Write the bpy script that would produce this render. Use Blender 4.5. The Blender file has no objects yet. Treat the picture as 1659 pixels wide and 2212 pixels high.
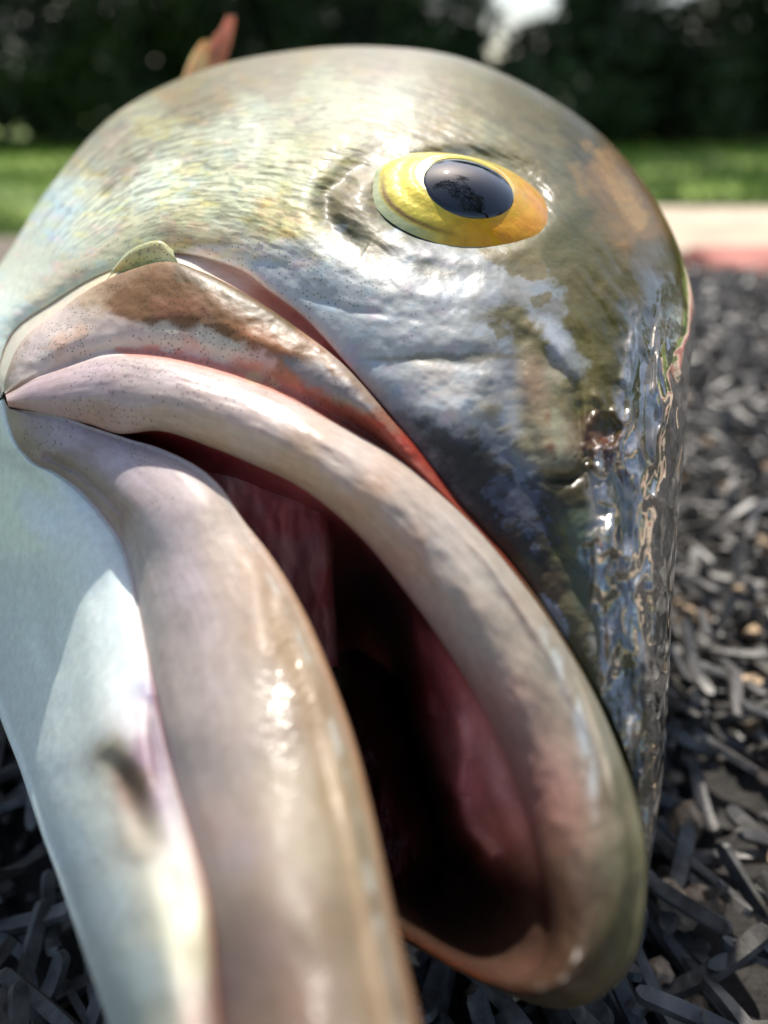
import bpy, math, random
import numpy as np
from mathutils import Vector, Matrix

# ------------------------------------------------------------------ camera, light, exposure
C = bpy.context.scene.collection
S = bpy.context.scene
PITCH = math.radians(26.8)
CAM = np.array([0.0, 0.0, 0.095])
F = 1736.0; CU = 829.5; CV = 1106.0            # focal length and centre of a 1659 x 2212 frame
FW = np.array([0, math.cos(PITCH), -math.sin(PITCH)])
UP = np.array([0, math.sin(PITCH), math.cos(PITCH)])
RT = np.array([1.0, 0, 0])

cd = bpy.data.cameras.new('camera')
cam = bpy.data.objects.new('camera', cd); C.objects.link(cam)
cam.location = CAM.tolist()
cam.rotation_euler = (math.pi/2 - PITCH, 0, 0)
cd.sensor_fit = 'VERTICAL'; cd.sensor_height = 36; cd.sensor_width = 27
cd.lens = 36*F/2212
cd.clip_start = 0.003; cd.clip_end = 500
cd.dof.use_dof = True; cd.dof.focus_distance = 0.088; cd.dof.aperture_fstop = 12.5
S.camera = cam

SUN = np.array([-0.02, 0.68, 1.0]); SUN = SUN/np.linalg.norm(SUN)
sun_el = math.asin(SUN[2]); sun_az = math.atan2(SUN[0], SUN[1])
w = bpy.data.worlds.new('World'); S.world = w; w.use_nodes = True
nt = w.node_tree; nt.nodes.clear()
sky = nt.nodes.new('ShaderNodeTexSky'); sky.sky_type = 'NISHITA'; sky.sun_disc = False
sky.sun_elevation = sun_el; sky.sun_rotation = sun_az; sky.dust_density = 2.2
bg = nt.nodes.new('ShaderNodeBackground'); bg.inputs['Strength'].default_value = 0.105
wo = nt.nodes.new('ShaderNodeOutputWorld')
nt.links.new(sky.outputs[0], bg.inputs[0]); nt.links.new(bg.outputs[0], wo.inputs[0])
sd = bpy.data.lights.new('sun', 'SUN'); sd.energy = 4.0; sd.angle = math.radians(0.6); sd.color = (1, 0.94, 0.85)
so = bpy.data.objects.new('sun', sd); C.objects.link(so)
so.rotation_euler = Vector((-SUN[0], -SUN[1], -SUN[2])).to_track_quat('-Z', 'Y').to_euler()
S.view_settings.view_transform = 'Standard'; S.view_settings.look = 'None'
S.view_settings.exposure = 0.62; S.view_settings.gamma = 1; S.view_settings.use_curve_mapping = False
S.cycles.max_bounces = 8
S.cycles.sample_clamp_indirect = 4.0

rng = np.random.default_rng(7)
random.seed(7)

# ------------------------------------------------------------------ helpers
def P(u, v, z):
    """a point at depth z (mm) along the sight line through u, v"""
    u = np.asarray(u, float); v = np.asarray(v, float); z = np.asarray(z, float)
    X = (u-CU)*z/F; Y = -(v-CV)*z/F
    return CAM + (X[..., None]*RT + Y[..., None]*UP + z[..., None]*FW)*0.001

def smooth(a, b, x):
    t = np.clip((x-a)/(b-a), 0, 1); return t*t*(3-2*t)

def hash3(ix, iy, iz, seed=0):
    n = (ix*374761393 + iy*668265263 + iz*2147483647 + seed*1274126177) & 0xFFFFFFFF
    n = ((n ^ (n >> 13))*1274126177) & 0xFFFFFFFF
    n = ((n ^ (n >> 16))*2246822519) & 0xFFFFFFFF
    return ((n ^ (n >> 13)) & 0xFFFFFF)/float(0xFFFFFF)

def vnoise(x, y, z=None, seed=0):
    """smooth value noise in -1..1"""
    x = np.asarray(x, float); y = np.asarray(y, float)
    z = np.zeros_like(x) if z is None else np.asarray(z, float)
    ix = np.floor(x).astype(np.int64); iy = np.floor(y).astype(np.int64); iz = np.floor(z).astype(np.int64)
    fx, fy, fz = x-ix, y-iy, z-iz
    fx = fx**3*(fx*(fx*6-15)+10); fy = fy**3*(fy*(fy*6-15)+10); fz = fz**3*(fz*(fz*6-15)+10)
    r = 0
    for a in (0, 1):
        for b in (0, 1):
            for c in (0, 1):
                wgt = (fx if a else 1-fx)*(fy if b else 1-fy)*(fz if c else 1-fz)
                r = r + wgt*hash3(ix+a, iy+b, iz+c, seed)
    return r*2-1

def fbm(x, y, z=None, oct=4, seed=0, gain=0.5):
    r = 0; a = 1; n = 0
    for k in range(oct):
        s = 2.03**k
        r = r + a*vnoise(np.asarray(x)*s+k*13.1, np.asarray(y)*s-k*7.7, None if z is None else np.asarray(z)*s, seed+k)
        n += a; a *= gain
    return r/n

def hermite(tk, yk, t):
    """non-uniform cubic through knots; yk (K, ...) -> (len(t), ...)"""
    tk = np.asarray(tk, float); yk = np.asarray(yk, float); t = np.clip(np.asarray(t, float), tk[0], tk[-1])
    K = len(tk)
    dt = np.diff(tk); sh = (K-1,)+(1,)*(yk.ndim-1)
    d = np.diff(yk, axis=0)/dt.reshape(sh)
    m = np.empty_like(yk); m[0] = d[0]; m[-1] = d[-1]
    if K > 2:
        h0 = dt[:-1].reshape((K-2,)+(1,)*(yk.ndim-1)); h1 = dt[1:].reshape((K-2,)+(1,)*(yk.ndim-1))
        m[1:-1] = (h1*d[:-1]+h0*d[1:])/(h0+h1)
    i = np.clip(np.searchsorted(tk, t, side='right')-1, 0, K-2)
    h = dt[i]; x = (t-tk[i])/h
    s2 = (len(t),)+(1,)*(yk.ndim-1)
    x = x.reshape(s2); h = h.reshape(s2)
    return ((2*x**3-3*x**2+1)*yk[i] + (x**3-2*x**2+x)*h*m[i] + (-2*x**3+3*x**2)*yk[i+1] + (x**3-x**2)*h*m[i+1])

def lin(c):
    c = np.asarray(c, float)/255.0
    return np.where(c <= 0.04045, c/12.92, ((c+0.055)/1.055)**2.4)

def mesh_grid_faces(nr, nc, off=0, closed=False):
    r = np.arange(nr-1)[:, None]; c = np.arange(nc-1 if not closed else nc)[None, :]
    c2 = (c+1) % nc
    a = r*nc+c; b = r*nc+c2; d = (r+1)*nc+c2; e = (r+1)*nc+c
    return np.stack([a+0*b, b+0*a, d, e], -1).reshape(-1, 4)+off

def make_mesh(name, verts, quads, smooth_=True, tris=None):
    me = bpy.data.meshes.new(name)
    verts = np.asarray(verts, np.float32).reshape(-1, 3)
    quads = np.asarray(quads, np.int32).reshape(-1, 4)
    me.vertices.add(len(verts)); me.vertices.foreach_set('co', verts.ravel())
    nq = len(quads); ntri = 0 if tris is None else len(tris)
    li = quads.ravel()
    if ntri: li = np.concatenate([li, np.asarray(tris, np.int32).ravel()])
    me.loops.add(len(li)); me.loops.foreach_set('vertex_index', li.astype(np.int32))
    me.polygons.add(nq+ntri)
    st = np.concatenate([np.arange(nq)*4, nq*4+np.arange(ntri)*3]).astype(np.int32)
    me.polygons.foreach_set('loop_start', st)
    me.update(calc_edges=True)
    me.validate()
    me.polygons.foreach_set('use_smooth', np.full(len(me.polygons), smooth_, bool))
    return me

def add_obj(name, me, mat=None, parent=None, loc=None):
    o = bpy.data.objects.new(name, me); C.objects.link(o)
    if mat is not None:
        me.materials.append(mat)
    if parent is not None: o.parent = parent
    if loc is not None: o.location = loc
    return o

def thing(name, loc=(0, 0, 0)):
    o = bpy.data.objects.new(name, None); C.objects.link(o); o.location = loc; o.empty_display_size = 0.02
    return o

def tag(o, label=None, cat=None, group=None, kind=None):
    if label: o['label'] = label
    if cat: o['category'] = cat
    if group: o['group'] = group
    if kind: o['kind'] = kind
    return o

def set_attr(me, name, data, kind='FLOAT'):
    a = me.attributes.new(name, kind, 'POINT')
    if kind == 'FLOAT': a.data.foreach_set('value', np.asarray(data, np.float32).ravel())
    else: a.data.foreach_set('color', np.asarray(data, np.float32).ravel())

def new_mat(name):
    m = bpy.data.materials.new(name); m.use_nodes = True
    n = m.node_tree.nodes; l = m.node_tree.links
    b = n['Principled BSDF']
    return m, n, l, b

def N(n, t, **kw):
    x = n.new(t)
    for k, v in kw.items():
        if k.startswith('i_'):
            x.inputs[k[2:].replace('_', ' ')].default_value = v
        else: setattr(x, k, v)
    return x

def simple_mat(name, col, rough=0.6, noise=0.0, scale=50.0, spec=0.5, col2=None, bump=0.0, bscale=None, detail=5):
    m, n, l, b = new_mat(name)
    b.inputs['Roughness'].default_value = rough
    b.inputs['Specular IOR Level'].default_value = spec
    tc = N(n, 'ShaderNodeTexCoord')
    nz = N(n, 'ShaderNodeTexNoise'); nz.inputs['Scale'].default_value = scale; nz.inputs['Detail'].default_value = detail
    l.new(tc.outputs['Object'], nz.inputs['Vector'])
    cr = N(n, 'ShaderNodeValToRGB')
    cr.color_ramp.elements[0].position = 0.32; cr.color_ramp.elements[1].position = 0.68
    cr.color_ramp.elements[0].color = (*[c*(1-noise) for c in col], 1)
    cr.color_ramp.elements[1].color = (*(col2 if col2 else [c*(1+noise) for c in col]), 1)
    l.new(nz.outputs['Fac'], cr.inputs[0]); l.new(cr.outputs[0], b.inputs['Base Color'])
    if bump:
        n2 = N(n, 'ShaderNodeTexNoise'); n2.inputs['Scale'].default_value = bscale or scale*3; n2.inputs['Detail'].default_value = 6
        l.new(tc.outputs['Object'], n2.inputs['Vector'])
        bp = N(n, 'ShaderNodeBump'); bp.inputs['Distance'].default_value = bump; bp.inputs['Strength'].default_value = 1
        l.new(n2.outputs['Fac'], bp.inputs['Height']); l.new(bp.outputs[0], b.inputs['Normal'])
    return m

# ------------------------------------------------------------------ setting: lawn, patio
PATIO_Z = -0.016
LAWN_Z = -0.50
def noisy_ground(name, x0, x1, y0, y1, z, nx, ny, amp, sc, mat):
    xs = np.linspace(x0, x1, nx); ys = np.linspace(y0, y1, ny)
    X, Y = np.meshgrid(xs, ys)
    Z = z + amp*fbm(X*sc, Y*sc, oct=3)
    return add_obj(name, make_mesh(name, np.stack([X, Y, Z], -1), mesh_grid_faces(ny, nx)), mat)

m_lawn = simple_mat('lawn_green', (0.07, 0.13, 0.012), 0.8, 0.35, 0.9, col2=(0.34, 0.50, 0.04), detail=3)
lawn = noisy_ground('lawn', -80, 80, -60, 160, LAWN_Z, 120, 120, 0.05, 0.2, m_lawn)
tag(lawn, kind='structure')

# grass tufts on the lawn in view
def leaf_cards(pts, size, jit, aspect=0.5, up=0.0, seed=1):
    r = np.random.default_rng(seed); n = len(pts)
    d = r.normal(size=(n, 3)); d[:, 2] = d[:, 2]*(1-up)+up*2
    d /= np.linalg.norm(d, axis=1)[:, None]
    s = r.normal(size=(n, 3)); s -= (s*d).sum(1)[:, None]*d; s /= np.linalg.norm(s, axis=1)[:, None]
    L = size*(1+jit*r.uniform(-1, 1, (n, 1)))
    a = pts; b = pts+d*L*0.5+s*L*aspect*0.5; c = pts+d*L; e = pts+d*L*0.5-s*L*aspect*0.5
    nn = np.cross(d, s)*L*0.12
    b = b+nn; e = e+nn
    V = np.stack([a, b, c, e], 1).reshape(-1, 3)
    return V, np.arange(n*4).reshape(-1, 4)

gp = np.stack([rng.uniform(-9, 9, 30000), rng.uniform(2.5, 17, 30000), np.full(30000, LAWN_Z)], -1)
V, Q = leaf_cards(gp, 0.09, 0.5, 0.16, up=0.8, seed=3)
m_grass = simple_mat('grass_blades', (0.09, 0.2, 0.012), 0.6, 0.35, 1.2, col2=(0.3, 0.46, 0.03), detail=3)
tag(add_obj('grass', make_mesh('grass', V, Q, False), m_grass), 'short green lawn grass growing beyond the patio', 'grass', kind='stuff')

# patio: bed below, stone slabs and a course of red bricks standing on it
def bevel_box(cx, cy, cz, sx, sy, sz, b, rot=0.0, jitter=0.0):
    """12-face rounded slab: top inset ring"""
    hx, hy, hz = sx/2, sy/2, sz/2
    ring = lambda ix, z: [(-hx+ix, -hy+ix, z), (hx-ix, -hy+ix, z), (hx-ix, hy-ix, z), (-hx+ix, hy-ix, z)]
    v = np.array(ring(b*0.6, -hz)+ring(0, -hz+b)+ring(0, hz-b)+ring(b*0.35, hz-b*0.3)+ring(b, hz))
    if jitter: v = v+rng.normal(size=v.shape)*jitter
    q = []
    for k in range(4):
        for i in range(4):
            j = (i+1) % 4
            q.append((k*4+i, k*4+j, (k+1)*4+j, (k+1)*4+i))
    q.append((16, 17, 18, 19)); q.append((3, 2, 1, 0))
    c, s = math.cos(rot), math.sin(rot)
    v2 = v.copy(); v2[:, 0] = v[:, 0]*c-v[:, 1]*s; v2[:, 1] = v[:, 0]*s+v[:, 1]*c
    return v2+np.array([cx, cy, cz]), q

m_bed = simple_mat('patio_bedding', (0.16, 0.13, 0.10), 0.9, 0.4, 90, bump=0.001, bscale=400)
m_slab = simple_mat('patio_stone', (0.50, 0.39, 0.28), 0.75, 0.18, 14, col2=(0.66, 0.53, 0.39), bump=0.0015, bscale=120)
m_brick = simple_mat('red_brick', (0.40, 0.12, 0.095), 0.8, 0.3, 30, col2=(0.56, 0.22, 0.17), bump=0.0015, bscale=150)
pv, pq = bevel_box(1.05, -0.38, LAWN_Z/2+PATIO_Z/2-0.022, 3.1, 2.84, -LAWN_Z+PATIO_Z-0.02, 0.01)
patio = add_obj('patio', make_mesh('patio', pv, pq, False), m_bed); tag(patio, kind='structure')
slab_me = None
sx, sy = 0.46, 0.36
for i in range(-1, 6):
    for j in range(-4, 2):
        cx = 0.29+i*0.47+(0.2 if j % 2 else 0); cy = 0.42+j*0.37
        if j == 1: cy = 0.895; cx = 0.42+i*0.47
        if j == 1 and i < 0: continue
        if cx > 2.4: continue
        v_, q_ = bevel_box(0, 0, 0, sx, sy, 0.03, 0.004, rng.normal()*0.004, 0.0006)
        o = add_obj('paving_slab', make_mesh('paving_slab', v_, q_, False), m_slab, patio,
                    (cx, cy, PATIO_Z-0.017+rng.normal()*0.001))
# brick course between the mat edge and the far row of slabs
for i in range(-2, 14):
    for k in range(1):
        v_, q_ = bevel_box(0, 0, 0, 0.16, 0.135, 0.036, 0.005, rng.normal()*0.01, 0.0008)
        cx = 0.335+(i-2)*0.165+(0.05 if k % 2 else 0)
        if cx < 0.30: continue
        o = add_obj('brick', make_mesh('brick', v_, q_, False), m_brick, patio, (cx, 0.635-k*0.109, PATIO_Z-0.012+rng.normal()*0.0012))

# ------------------------------------------------------------------ background vegetation
m_leafd = simple_mat('dark_leaves', (0.016, 0.034, 0.010), 0.55, 0.4, 0.8, col2=(0.05, 0.095, 0.02), detail=3)
m_leafm = simple_mat('mid_leaves', (0.04, 0.075, 0.015), 0.5, 0.4, 0.8, col2=(0.10, 0.15, 0.03), detail=3)
m_bark = simple_mat('tree_bark', (0.05, 0.038, 0.028), 0.9, 0.35, 12, bump=0.01)
def tube_mesh(path, radii, nseg=8):
    path = np.asarray(path, float); n = len(path)
    tg = np.gradient(path, axis=0); tg /= np.linalg.norm(tg, axis=1)[:, None]
    ref = np.array([0.31, 0.9, 0.2]); a = np.cross(tg, ref); a /= np.linalg.norm(a, axis=1)[:, None]
    b = np.cross(tg, a)
    th = np.linspace(0, 2*math.pi, nseg, endpoint=False)
    V = path[:, None]+np.asarray(radii)[:, None, None]*(np.cos(th)[None, :, None]*a[:, None]+np.sin(th)[None, :, None]*b[:, None])
    return V.reshape(-1, 3), mesh_grid_faces(n, nseg, closed=True)

def crown_points(n, lobes, seed):
    r = np.random.default_rng(seed); out = []
    for (c, rad) in lobes:
        k = int(n*(rad[0]*rad[1]*rad[2])**0.66/sum((q[1][0]*q[1][1]*q[1][2])**0.66 for q in lobes))
        d = r.normal(size=(k, 3)); d /= np.linalg.norm(d, axis=1)[:, None]
        rr = r.uniform(0.35, 1, (k, 1))**0.5
        p = np.array(c)+d*rr*np.array(rad)
        keep = vnoise(p[:, 0]*1.1, p[:, 1]*1.1, p[:, 2]*1.1, seed) > -0.35
        out.append(p[keep])
    return np.concatenate(out)

def make_shrub(x, y, h, wd, n, seed, label, mat, group='shrubs at the far edge of the lawn'):
    t = thing('shrub', (x, y, LAWN_Z)); tag(t, label, 'shrub', group)
    r = np.random.default_rng(seed)
    lobes = [((r.uniform(-.3, .3)*wd, r.uniform(-.2, .2)*wd, h*0.30), (wd*0.55, wd*0.45, h*0.34))]
    for k in range(6):
        lobes.append(((r.uniform(-.45, .45)*wd, r.uniform(-.3, .3)*wd, h*r.uniform(.25, .8)), (wd*r.uniform(.2, .34), wd*.28, h*r.uniform(.15, .24))))
    pts = crown_points(n, lobes, seed)
    pts[:, 2] = np.abs(pts[:, 2])
    V, Q = leaf_cards(pts, 0.17 if y < 18 else .34, 0.5, 0.55, seed=seed)
    add_obj('foliage', make_mesh('foliage', V, Q, False), mat, t)
    for k in range(4):
        a = r.uniform(0, 6.28)
        top = np.array([math.cos(a)*wd*.3, math.sin(a)*wd*.3, h*.7])
        p = np.array([top*s for s in np.linspace(0, 1, 6)]); p[1:-1] += r.normal(size=(4, 3))*.04
        V, Q = tube_mesh(p, np.linspace(.05, .015, 6), 6)
        add_obj('stem', make_mesh('stem', V, Q), m_bark, t)
    return t

def make_tree(x, y, h, trunk_r, lobes, n, seed, label, leaf=0.22, mat=None, lean=(0, 0)):
    t = thing('broadleaf_tree', (x, y, LAWN_Z)); tag(t, label, 'tree', 'trees beyond the lawn')
    r = np.random.default_rng(seed)
    zs = np.linspace(0, 1, 9)
    p = np.stack([lean[0]*zs**1.5+r.normal(size=9)*.05*zs, lean[1]*zs**1.5+r.normal(size=9)*.05*zs, zs*h*.8], -1)
    rad = trunk_r*(1-zs*.75)+trunk_r*.5*np.exp(-zs*14)
    V, Q = tube_mesh(p, rad, 10)
    tr = add_obj('trunk', make_mesh('trunk', V, Q), m_bark, t)
    for (c, rd) in lobes:
        c = np.array(c); b0 = p[int(np.clip(c[2]/(h*.8)*8-2, 2, 7))]
        q = np.array([b0+(c-b0)*s for s in np.linspace(0, 1, 6)]); q[1:-1] += r.normal(size=(4, 3))*.12
        V, Q = tube_mesh(q, np.linspace(trunk_r*.4, trunk_r*.08, 6), 6)
        add_obj('limb', make_mesh('limb', V, Q), m_bark, t)
    V, Q = leaf_cards(crown_points(n, lobes, seed), leaf, 0.5, 0.55, seed=seed)
    add_obj('crown', make_mesh('crown', V, Q, False), mat or m_leafd, t)
    return t

# at(u, v_base, distance) helper: world x for a picture column at a ground distance
def xat(u, y): return (u-CU)/F*y*math.cos(PITCH)*1.0

sh = [(-60, 14.5, 3.4, 2.6, 'tall dark shrub at the far left end of the hedge'),
      (120, 13.6, 2.9, 2.2, 'dark green shrub with faint lit leaves at left of the lawn'),
      (330, 15.2, 3.6, 2.4, 'dense blackish shrub behind the fish back'),
      (560, 14.8, 3.5, 2.6, 'dark shrub directly behind the raised fin'),
      (800, 15.4, 3.4, 2.4, 'dark shrub above the middle of the fish head'),
      (950, 15.0, 2.9, 1.5, 'shrub just left of the bright sky gap'),
      (1110, 14.6, 1.95, 3.8, 'low shrub below the bright sky gap'),
      (1335, 15.0, 3.2, 1.6, 'shrub just right of the bright sky gap'),
      (1450, 14.6, 3.4, 2.4, 'dark green shrub above the patio edge'),
      (1640, 15.2, 3.7, 2.8, 'dense dark shrub at the right end of the hedge')]
for i, (u, y, h, wd, lab) in enumerate(sh):
    make_shrub(xat(u, y), y, h, wd, 9000 if h < 2 else 5200, 20+i, lab, m_leafd)
for i in range(11):          # a second, thicker row behind
    x = -12+i*2.4
    if abs(x-xat(1160, 19)) < 1.9: hh = 1.3
    else: hh = 4.6
    make_shrub(x, 19+0.4*math.sin(i*2.1), hh, 3.2, 4200, 60+i, 'dark shrub in the back row of the hedge, %s' % ['leftmost','second from the left','third from the left','fourth from the left','fifth from the left','in the middle','fifth from the right','fourth from the right','third from the right','second from the right','rightmost'][i], m_leafd, 'back row of the dark hedge')
make_tree(-7.5, 20, 12, .35, [((0, 0, 8), (3, 3, 2.4)), ((-2, 0, 6), (2.4, 2.4, 1.8)), ((2, 0, 6.4), (2.4, 2.4, 1.8)), ((0, 0, 10.5), (2.2, 2.2, 1.8))], 7000, 91, 'large tree rising behind the left shrubs')
make_tree(-1.6, 21, 13, .38, [((0, 0, 8.5), (3, 3, 2.4)), ((-2, 0, 6.4), (2.2, 2.4, 1.8)), ((0.4, 0, 7.4), (2.0, 2.4, 1.8)), ((0, 0, 11), (2.2, 2.2, 1.8))], 7000, 92, 'large tree behind the middle of the hedge')
make_tree(8.5, 20, 12, .36, [((0, 0, 8), (3, 3, 2.4)), ((-1.8, 0, 6), (2.2, 2.4, 1.8)), ((2, 0, 6.4), (2.4, 2.4, 1.8)), ((0, 0, 10.5), (2.2, 2.2, 1.8))], 7000, 93, 'large tree behind the right shrubs')
for i, (x, y, h) in enumerate([(7.2, 8.6, 3.6), (7.6, 6.2, 4.4), (7.0, 3.8, 3.2), (7.8, 1.6, 4.6), (7.4, -1.0, 3.8)]):
    make_shrub(x, y, h, 2.4, 2400, 160+i, 'tall shrub of the hedge right of the patio, %s' % ['farthest', 'second farthest', 'in the middle', 'second nearest', 'nearest'][i], m_leafm, 'hedge right of the patio')
# trees whose high crowns lean over the lawn: seen mirrored in the pupil, they dapple the grass
make_tree(3.4, 16.6, 9, .22, [((-.8, -5.0, 6.0), (1.7, .8, .4)), ((-.6, .8, 7.2), (1.8, 1.8, .9)), ((-.4, -2.6, 6.0), (2.2, .6, .4)), ((-1.4, -6.7, 5.8), (1.0, .3, .3)), ((.6, -3.8, 5.9), (1.0, .5, .3))], 9000, 94, 'slender tree among the right shrubs with a crown out over the lawn', 0.26, m_leafm)
make_tree(-7.6, 12.2, 9, .22, [((4.6, -3.6, 6.0), (1.9, .35, .3)), ((-.6, .6, 7.3), (1.5, 1.5, .9)), ((3.6, .4, 6.2), (2.2, .7, .4)), ((5.0, -5.2, 5.8), (1.5, .2, .3))], 8000, 95, 'slender tree at the left end of the lawn', 0.26, m_leafm)
make_tree(3.0, -2.4, 9, .24, [((-1.6, 2.2, 5.6), (1.7, 1.1, .7)), ((-3.4, 3.4, 6.2), (1.2, .9, .6)), ((-.4, .6, 6.8), (1.8, 1.5, .9)), ((-2.4, 4.6, 5.6), (.9, .5, .4))], 3600, 96, 'tree behind the camera whose branches are mirrored in the black pupil', 0.18, m_leafm)

# ------------------------------------------------------------------ the doormat
mat_root = thing('doormat', (0.10, 0.13, PATIO_Z))
tag(mat_root, 'black rubber strip doormat with grit between its curled strips, under the fish', 'doormat')
m_rub = simple_mat('black_rubber', (0.046, 0.043, 0.040), 0.42, 0.35, 300, spec=0.6, col2=(0.15, 0.142, 0.130), bump=0.00007, bscale=3000)
m_back = simple_mat('mat_backing', (0.006, 0.006, 0.006), 0.8, 0.4, 200, col2=(0.03, 0.026, 0.022), bump=0.0008, bscale=700)
MX0, MX1, MY0, MY1 = -0.30, 0.37, -0.16, 0.545
bv, bq = bevel_box(0, 0, 0, MX1-MX0, MY1-MY0, 0.004, 0.001, 0.0)
bk = add_obj('backing', make_mesh('backing', bv, bq, False), m_back, mat_root,
             ((MX0+MX1)/2-0.10, (MY0+MY1)/2-0.13, 0.0035))

def strip_proto(L, W, T, curl, nseg, twist=0.0):
    """flat rubber strip with rounded ends, bent along its length"""
    s = np.sin(np.linspace(-math.pi/2, math.pi/2, nseg+1)*.97)*.5; ds = np.gradient(s)
    hw = np.where(np.abs(s) > 0.5-W/L/2, np.sqrt(np.clip(1-((np.abs(s)-(0.5-W/L/2))/(W/L/2))**2, 0.02, 1)), 1)*W/2
    ang = curl*s; x = np.cumsum(np.cos(ang)*ds)*L; z = np.cumsum(np.sin(ang)*ds)*L
    x -= x.mean(); z -= z.mean()
    nx, nz = -np.sin(ang), np.cos(ang); V = []
    for i in range(nseg+1):
        ca, sa = math.cos(twist*s[i]), math.sin(twist*s[i])
        for (a, b) in ((-1, -.5), (-.8, .5), (.8, .5), (1, -.5)):
            yy = a*hw[i]; tt = b*T
            y2 = yy*ca-tt*sa; t2 = yy*sa+tt*ca
            V.append((x[i]+nx[i]*t2, y2, z[i]+nz[i]*t2))
    V = np.array(V); Q = mesh_grid_faces(nseg+1, 4, closed=True)
    Q = np.concatenate([Q, [[3, 2, 1, 0]], [[nseg*4+k for k in range(4)]]])
    return V, Q

def rotm(yaw, pit, rol):
    return np.array(Matrix.Rotation(yaw, 3, 'Z') @ Matrix.Rotation(pit, 3, 'Y') @ Matrix.Rotation(rol, 3, 'X'))

protos = [strip_proto(L, 0.0023+.0007*(L*1000 % 3-1)/2, 0.0010, cu, 12, tw) for (L, cu, tw) in
          ((.013, .3, .2), (.017, .7, .5), (.010, 1.3, -.3), (.019, -.5, .6), (.015, 1.6, .3), (.009, .2, 0), (.016, -.2, -.7), (.022, .5, .9))]
proto_me = [make_mesh('strip', v, q, False) for v, q in protos]
for m_ in proto_me: m_.materials.append(m_rub)
cand = []
r = np.random.default_rng(11)
def strip_at(x, y, layer):
    yaw = r.uniform(0, 6.28) if r.random() < .45 else r.normal()*0.4+2.0
    pit = r.normal()*0.38; rol = r.normal()*0.45
    z = {0: -0.0095, 1: -0.0055, 2: -0.0015}[layer]+r.normal()*0.0013
    return (x, y, z, yaw, pit, rol, r.integers(len(protos)))
def dens(x, y): return 1.0
area = []
for layer in (0, 1, 2):
    nn = (5600, 7000, 9000)[layer]
    xs = r.uniform(MX0, MX1, nn); ys = r.uniform(MY0, MY1, nn)
    for x, y in zip(xs, ys): area.append(strip_at(x, y, layer))
# rank by apparent size in view
def vis(a):
    d = np.array(a[:3])-CAM; zc = d@FW
    if zc < .03: return -1
    u = CU+F*(d@RT)/zc; v = CV-F*(d@UP)/zc
    if not (-40 < u < 1700 and 560 < v < 2260): return -1
    if 60 < u < 1400 and v < 1500: return -1
    if u > 1000 and u < 1400 and v < 2050: return -1
    if 200 < u < 900: return -1
    if u <= 200 and v < 1500: return -1
    return (1/zc)*(1.5 if a[2] > -.004 else 1)
sc = np.array([vis(a) for a in area])
order = np.argsort(-sc); near = set(order[:300].tolist())
Vs, Qs, off = [], [], 0
base = np.array([0.10, 0.13, PATIO_Z])
for i, a in enumerate(area):
    if a[0]-MX0 < .004: continue
    R_ = rotm(*a[3:6]); loc = np.array(a[:3])-base
    if i in near:
        o = bpy.data.objects.new('rubber_strip', proto_me[a[6]]); C.objects.link(o); o.parent = mat_root
        o.location = loc; o.rotation_euler = Matrix(R_.tolist()).to_euler()
    else:
        v_, q_ = protos[a[6]]
        Vs.append(v_@R_.T+loc); Qs.append(q_+off); off += len(v_)
o = add_obj('strip_pile', make_mesh('strip_pile', np.concatenate(Vs), np.concatenate(Qs), False), m_rub, mat_root)
o['kind'] = 'stuff'
# grit
m_grit = simple_mat('grit', (0.30, 0.22, 0.14), 0.85, 0.45, 500, col2=(0.75, 0.55, 0.36), bump=0.0003, bscale=3000)
ico_v = []; 
def pebble(seed):
    rr = np.random.default_rng(seed)
    th = np.linspace(0, math.pi, 5); ph = np.linspace(0, 2*math.pi, 7, endpoint=False)
    T_, P_ = np.meshgrid(th, ph, indexing='ij')
    v = np.stack([np.sin(T_)*np.cos(P_), np.sin(T_)*np.sin(P_), np.cos(T_)], -1)
    v = v*(1+.3*rr.uniform(-1, 1, v.shape[:2]+(1,))); v[0] = v[0, 0]; v[-1] = v[-1, 0]
    return v.reshape(-1, 3), mesh_grid_faces(5, 7, closed=True)
pb = [pebble(k) for k in range(5)]
Vs, Qs, off = [], [], 0
for k in range(4200):
    x = r.uniform(MX0+.01, MX1-.01); y = r.uniform(MY0+.01, MY1-.01)
    s = r.uniform(.0008, .0042)*np.array([1, r.uniform(.6, 1), r.uniform(.4, .7)])
    v_, q_ = pb[k % 5]
    Vs.append((v_*s)@rotm(r.uniform(0, 6), r.normal()*.3, 0).T+np.array([x, y, (-0.0085 if k % 4 else -0.0035)+r.normal()*.0014])); Qs.append(q_+off); off += len(v_)
g = add_obj('grit', make_mesh('grit', np.concatenate(Vs), np.concatenate(Qs), False), m_grit)
tag(g, 'tan grit and crumbs lying between the black mat strips', 'grit', kind='stuff')

# ------------------------------------------------------------------ the fish
fish = thing('fish', (0.0, 0.10, 0.0))
tag(fish, 'wet silver fish on its side on the black mat, mouth wide open, yellow eye', 'fish')
FO = np.array([0.0, 0.10, 0.0])

def row(pts, T):
    a = np.array(pts, float)
    return hermite(a[:, 0], a[:, 1:], T)

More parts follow.
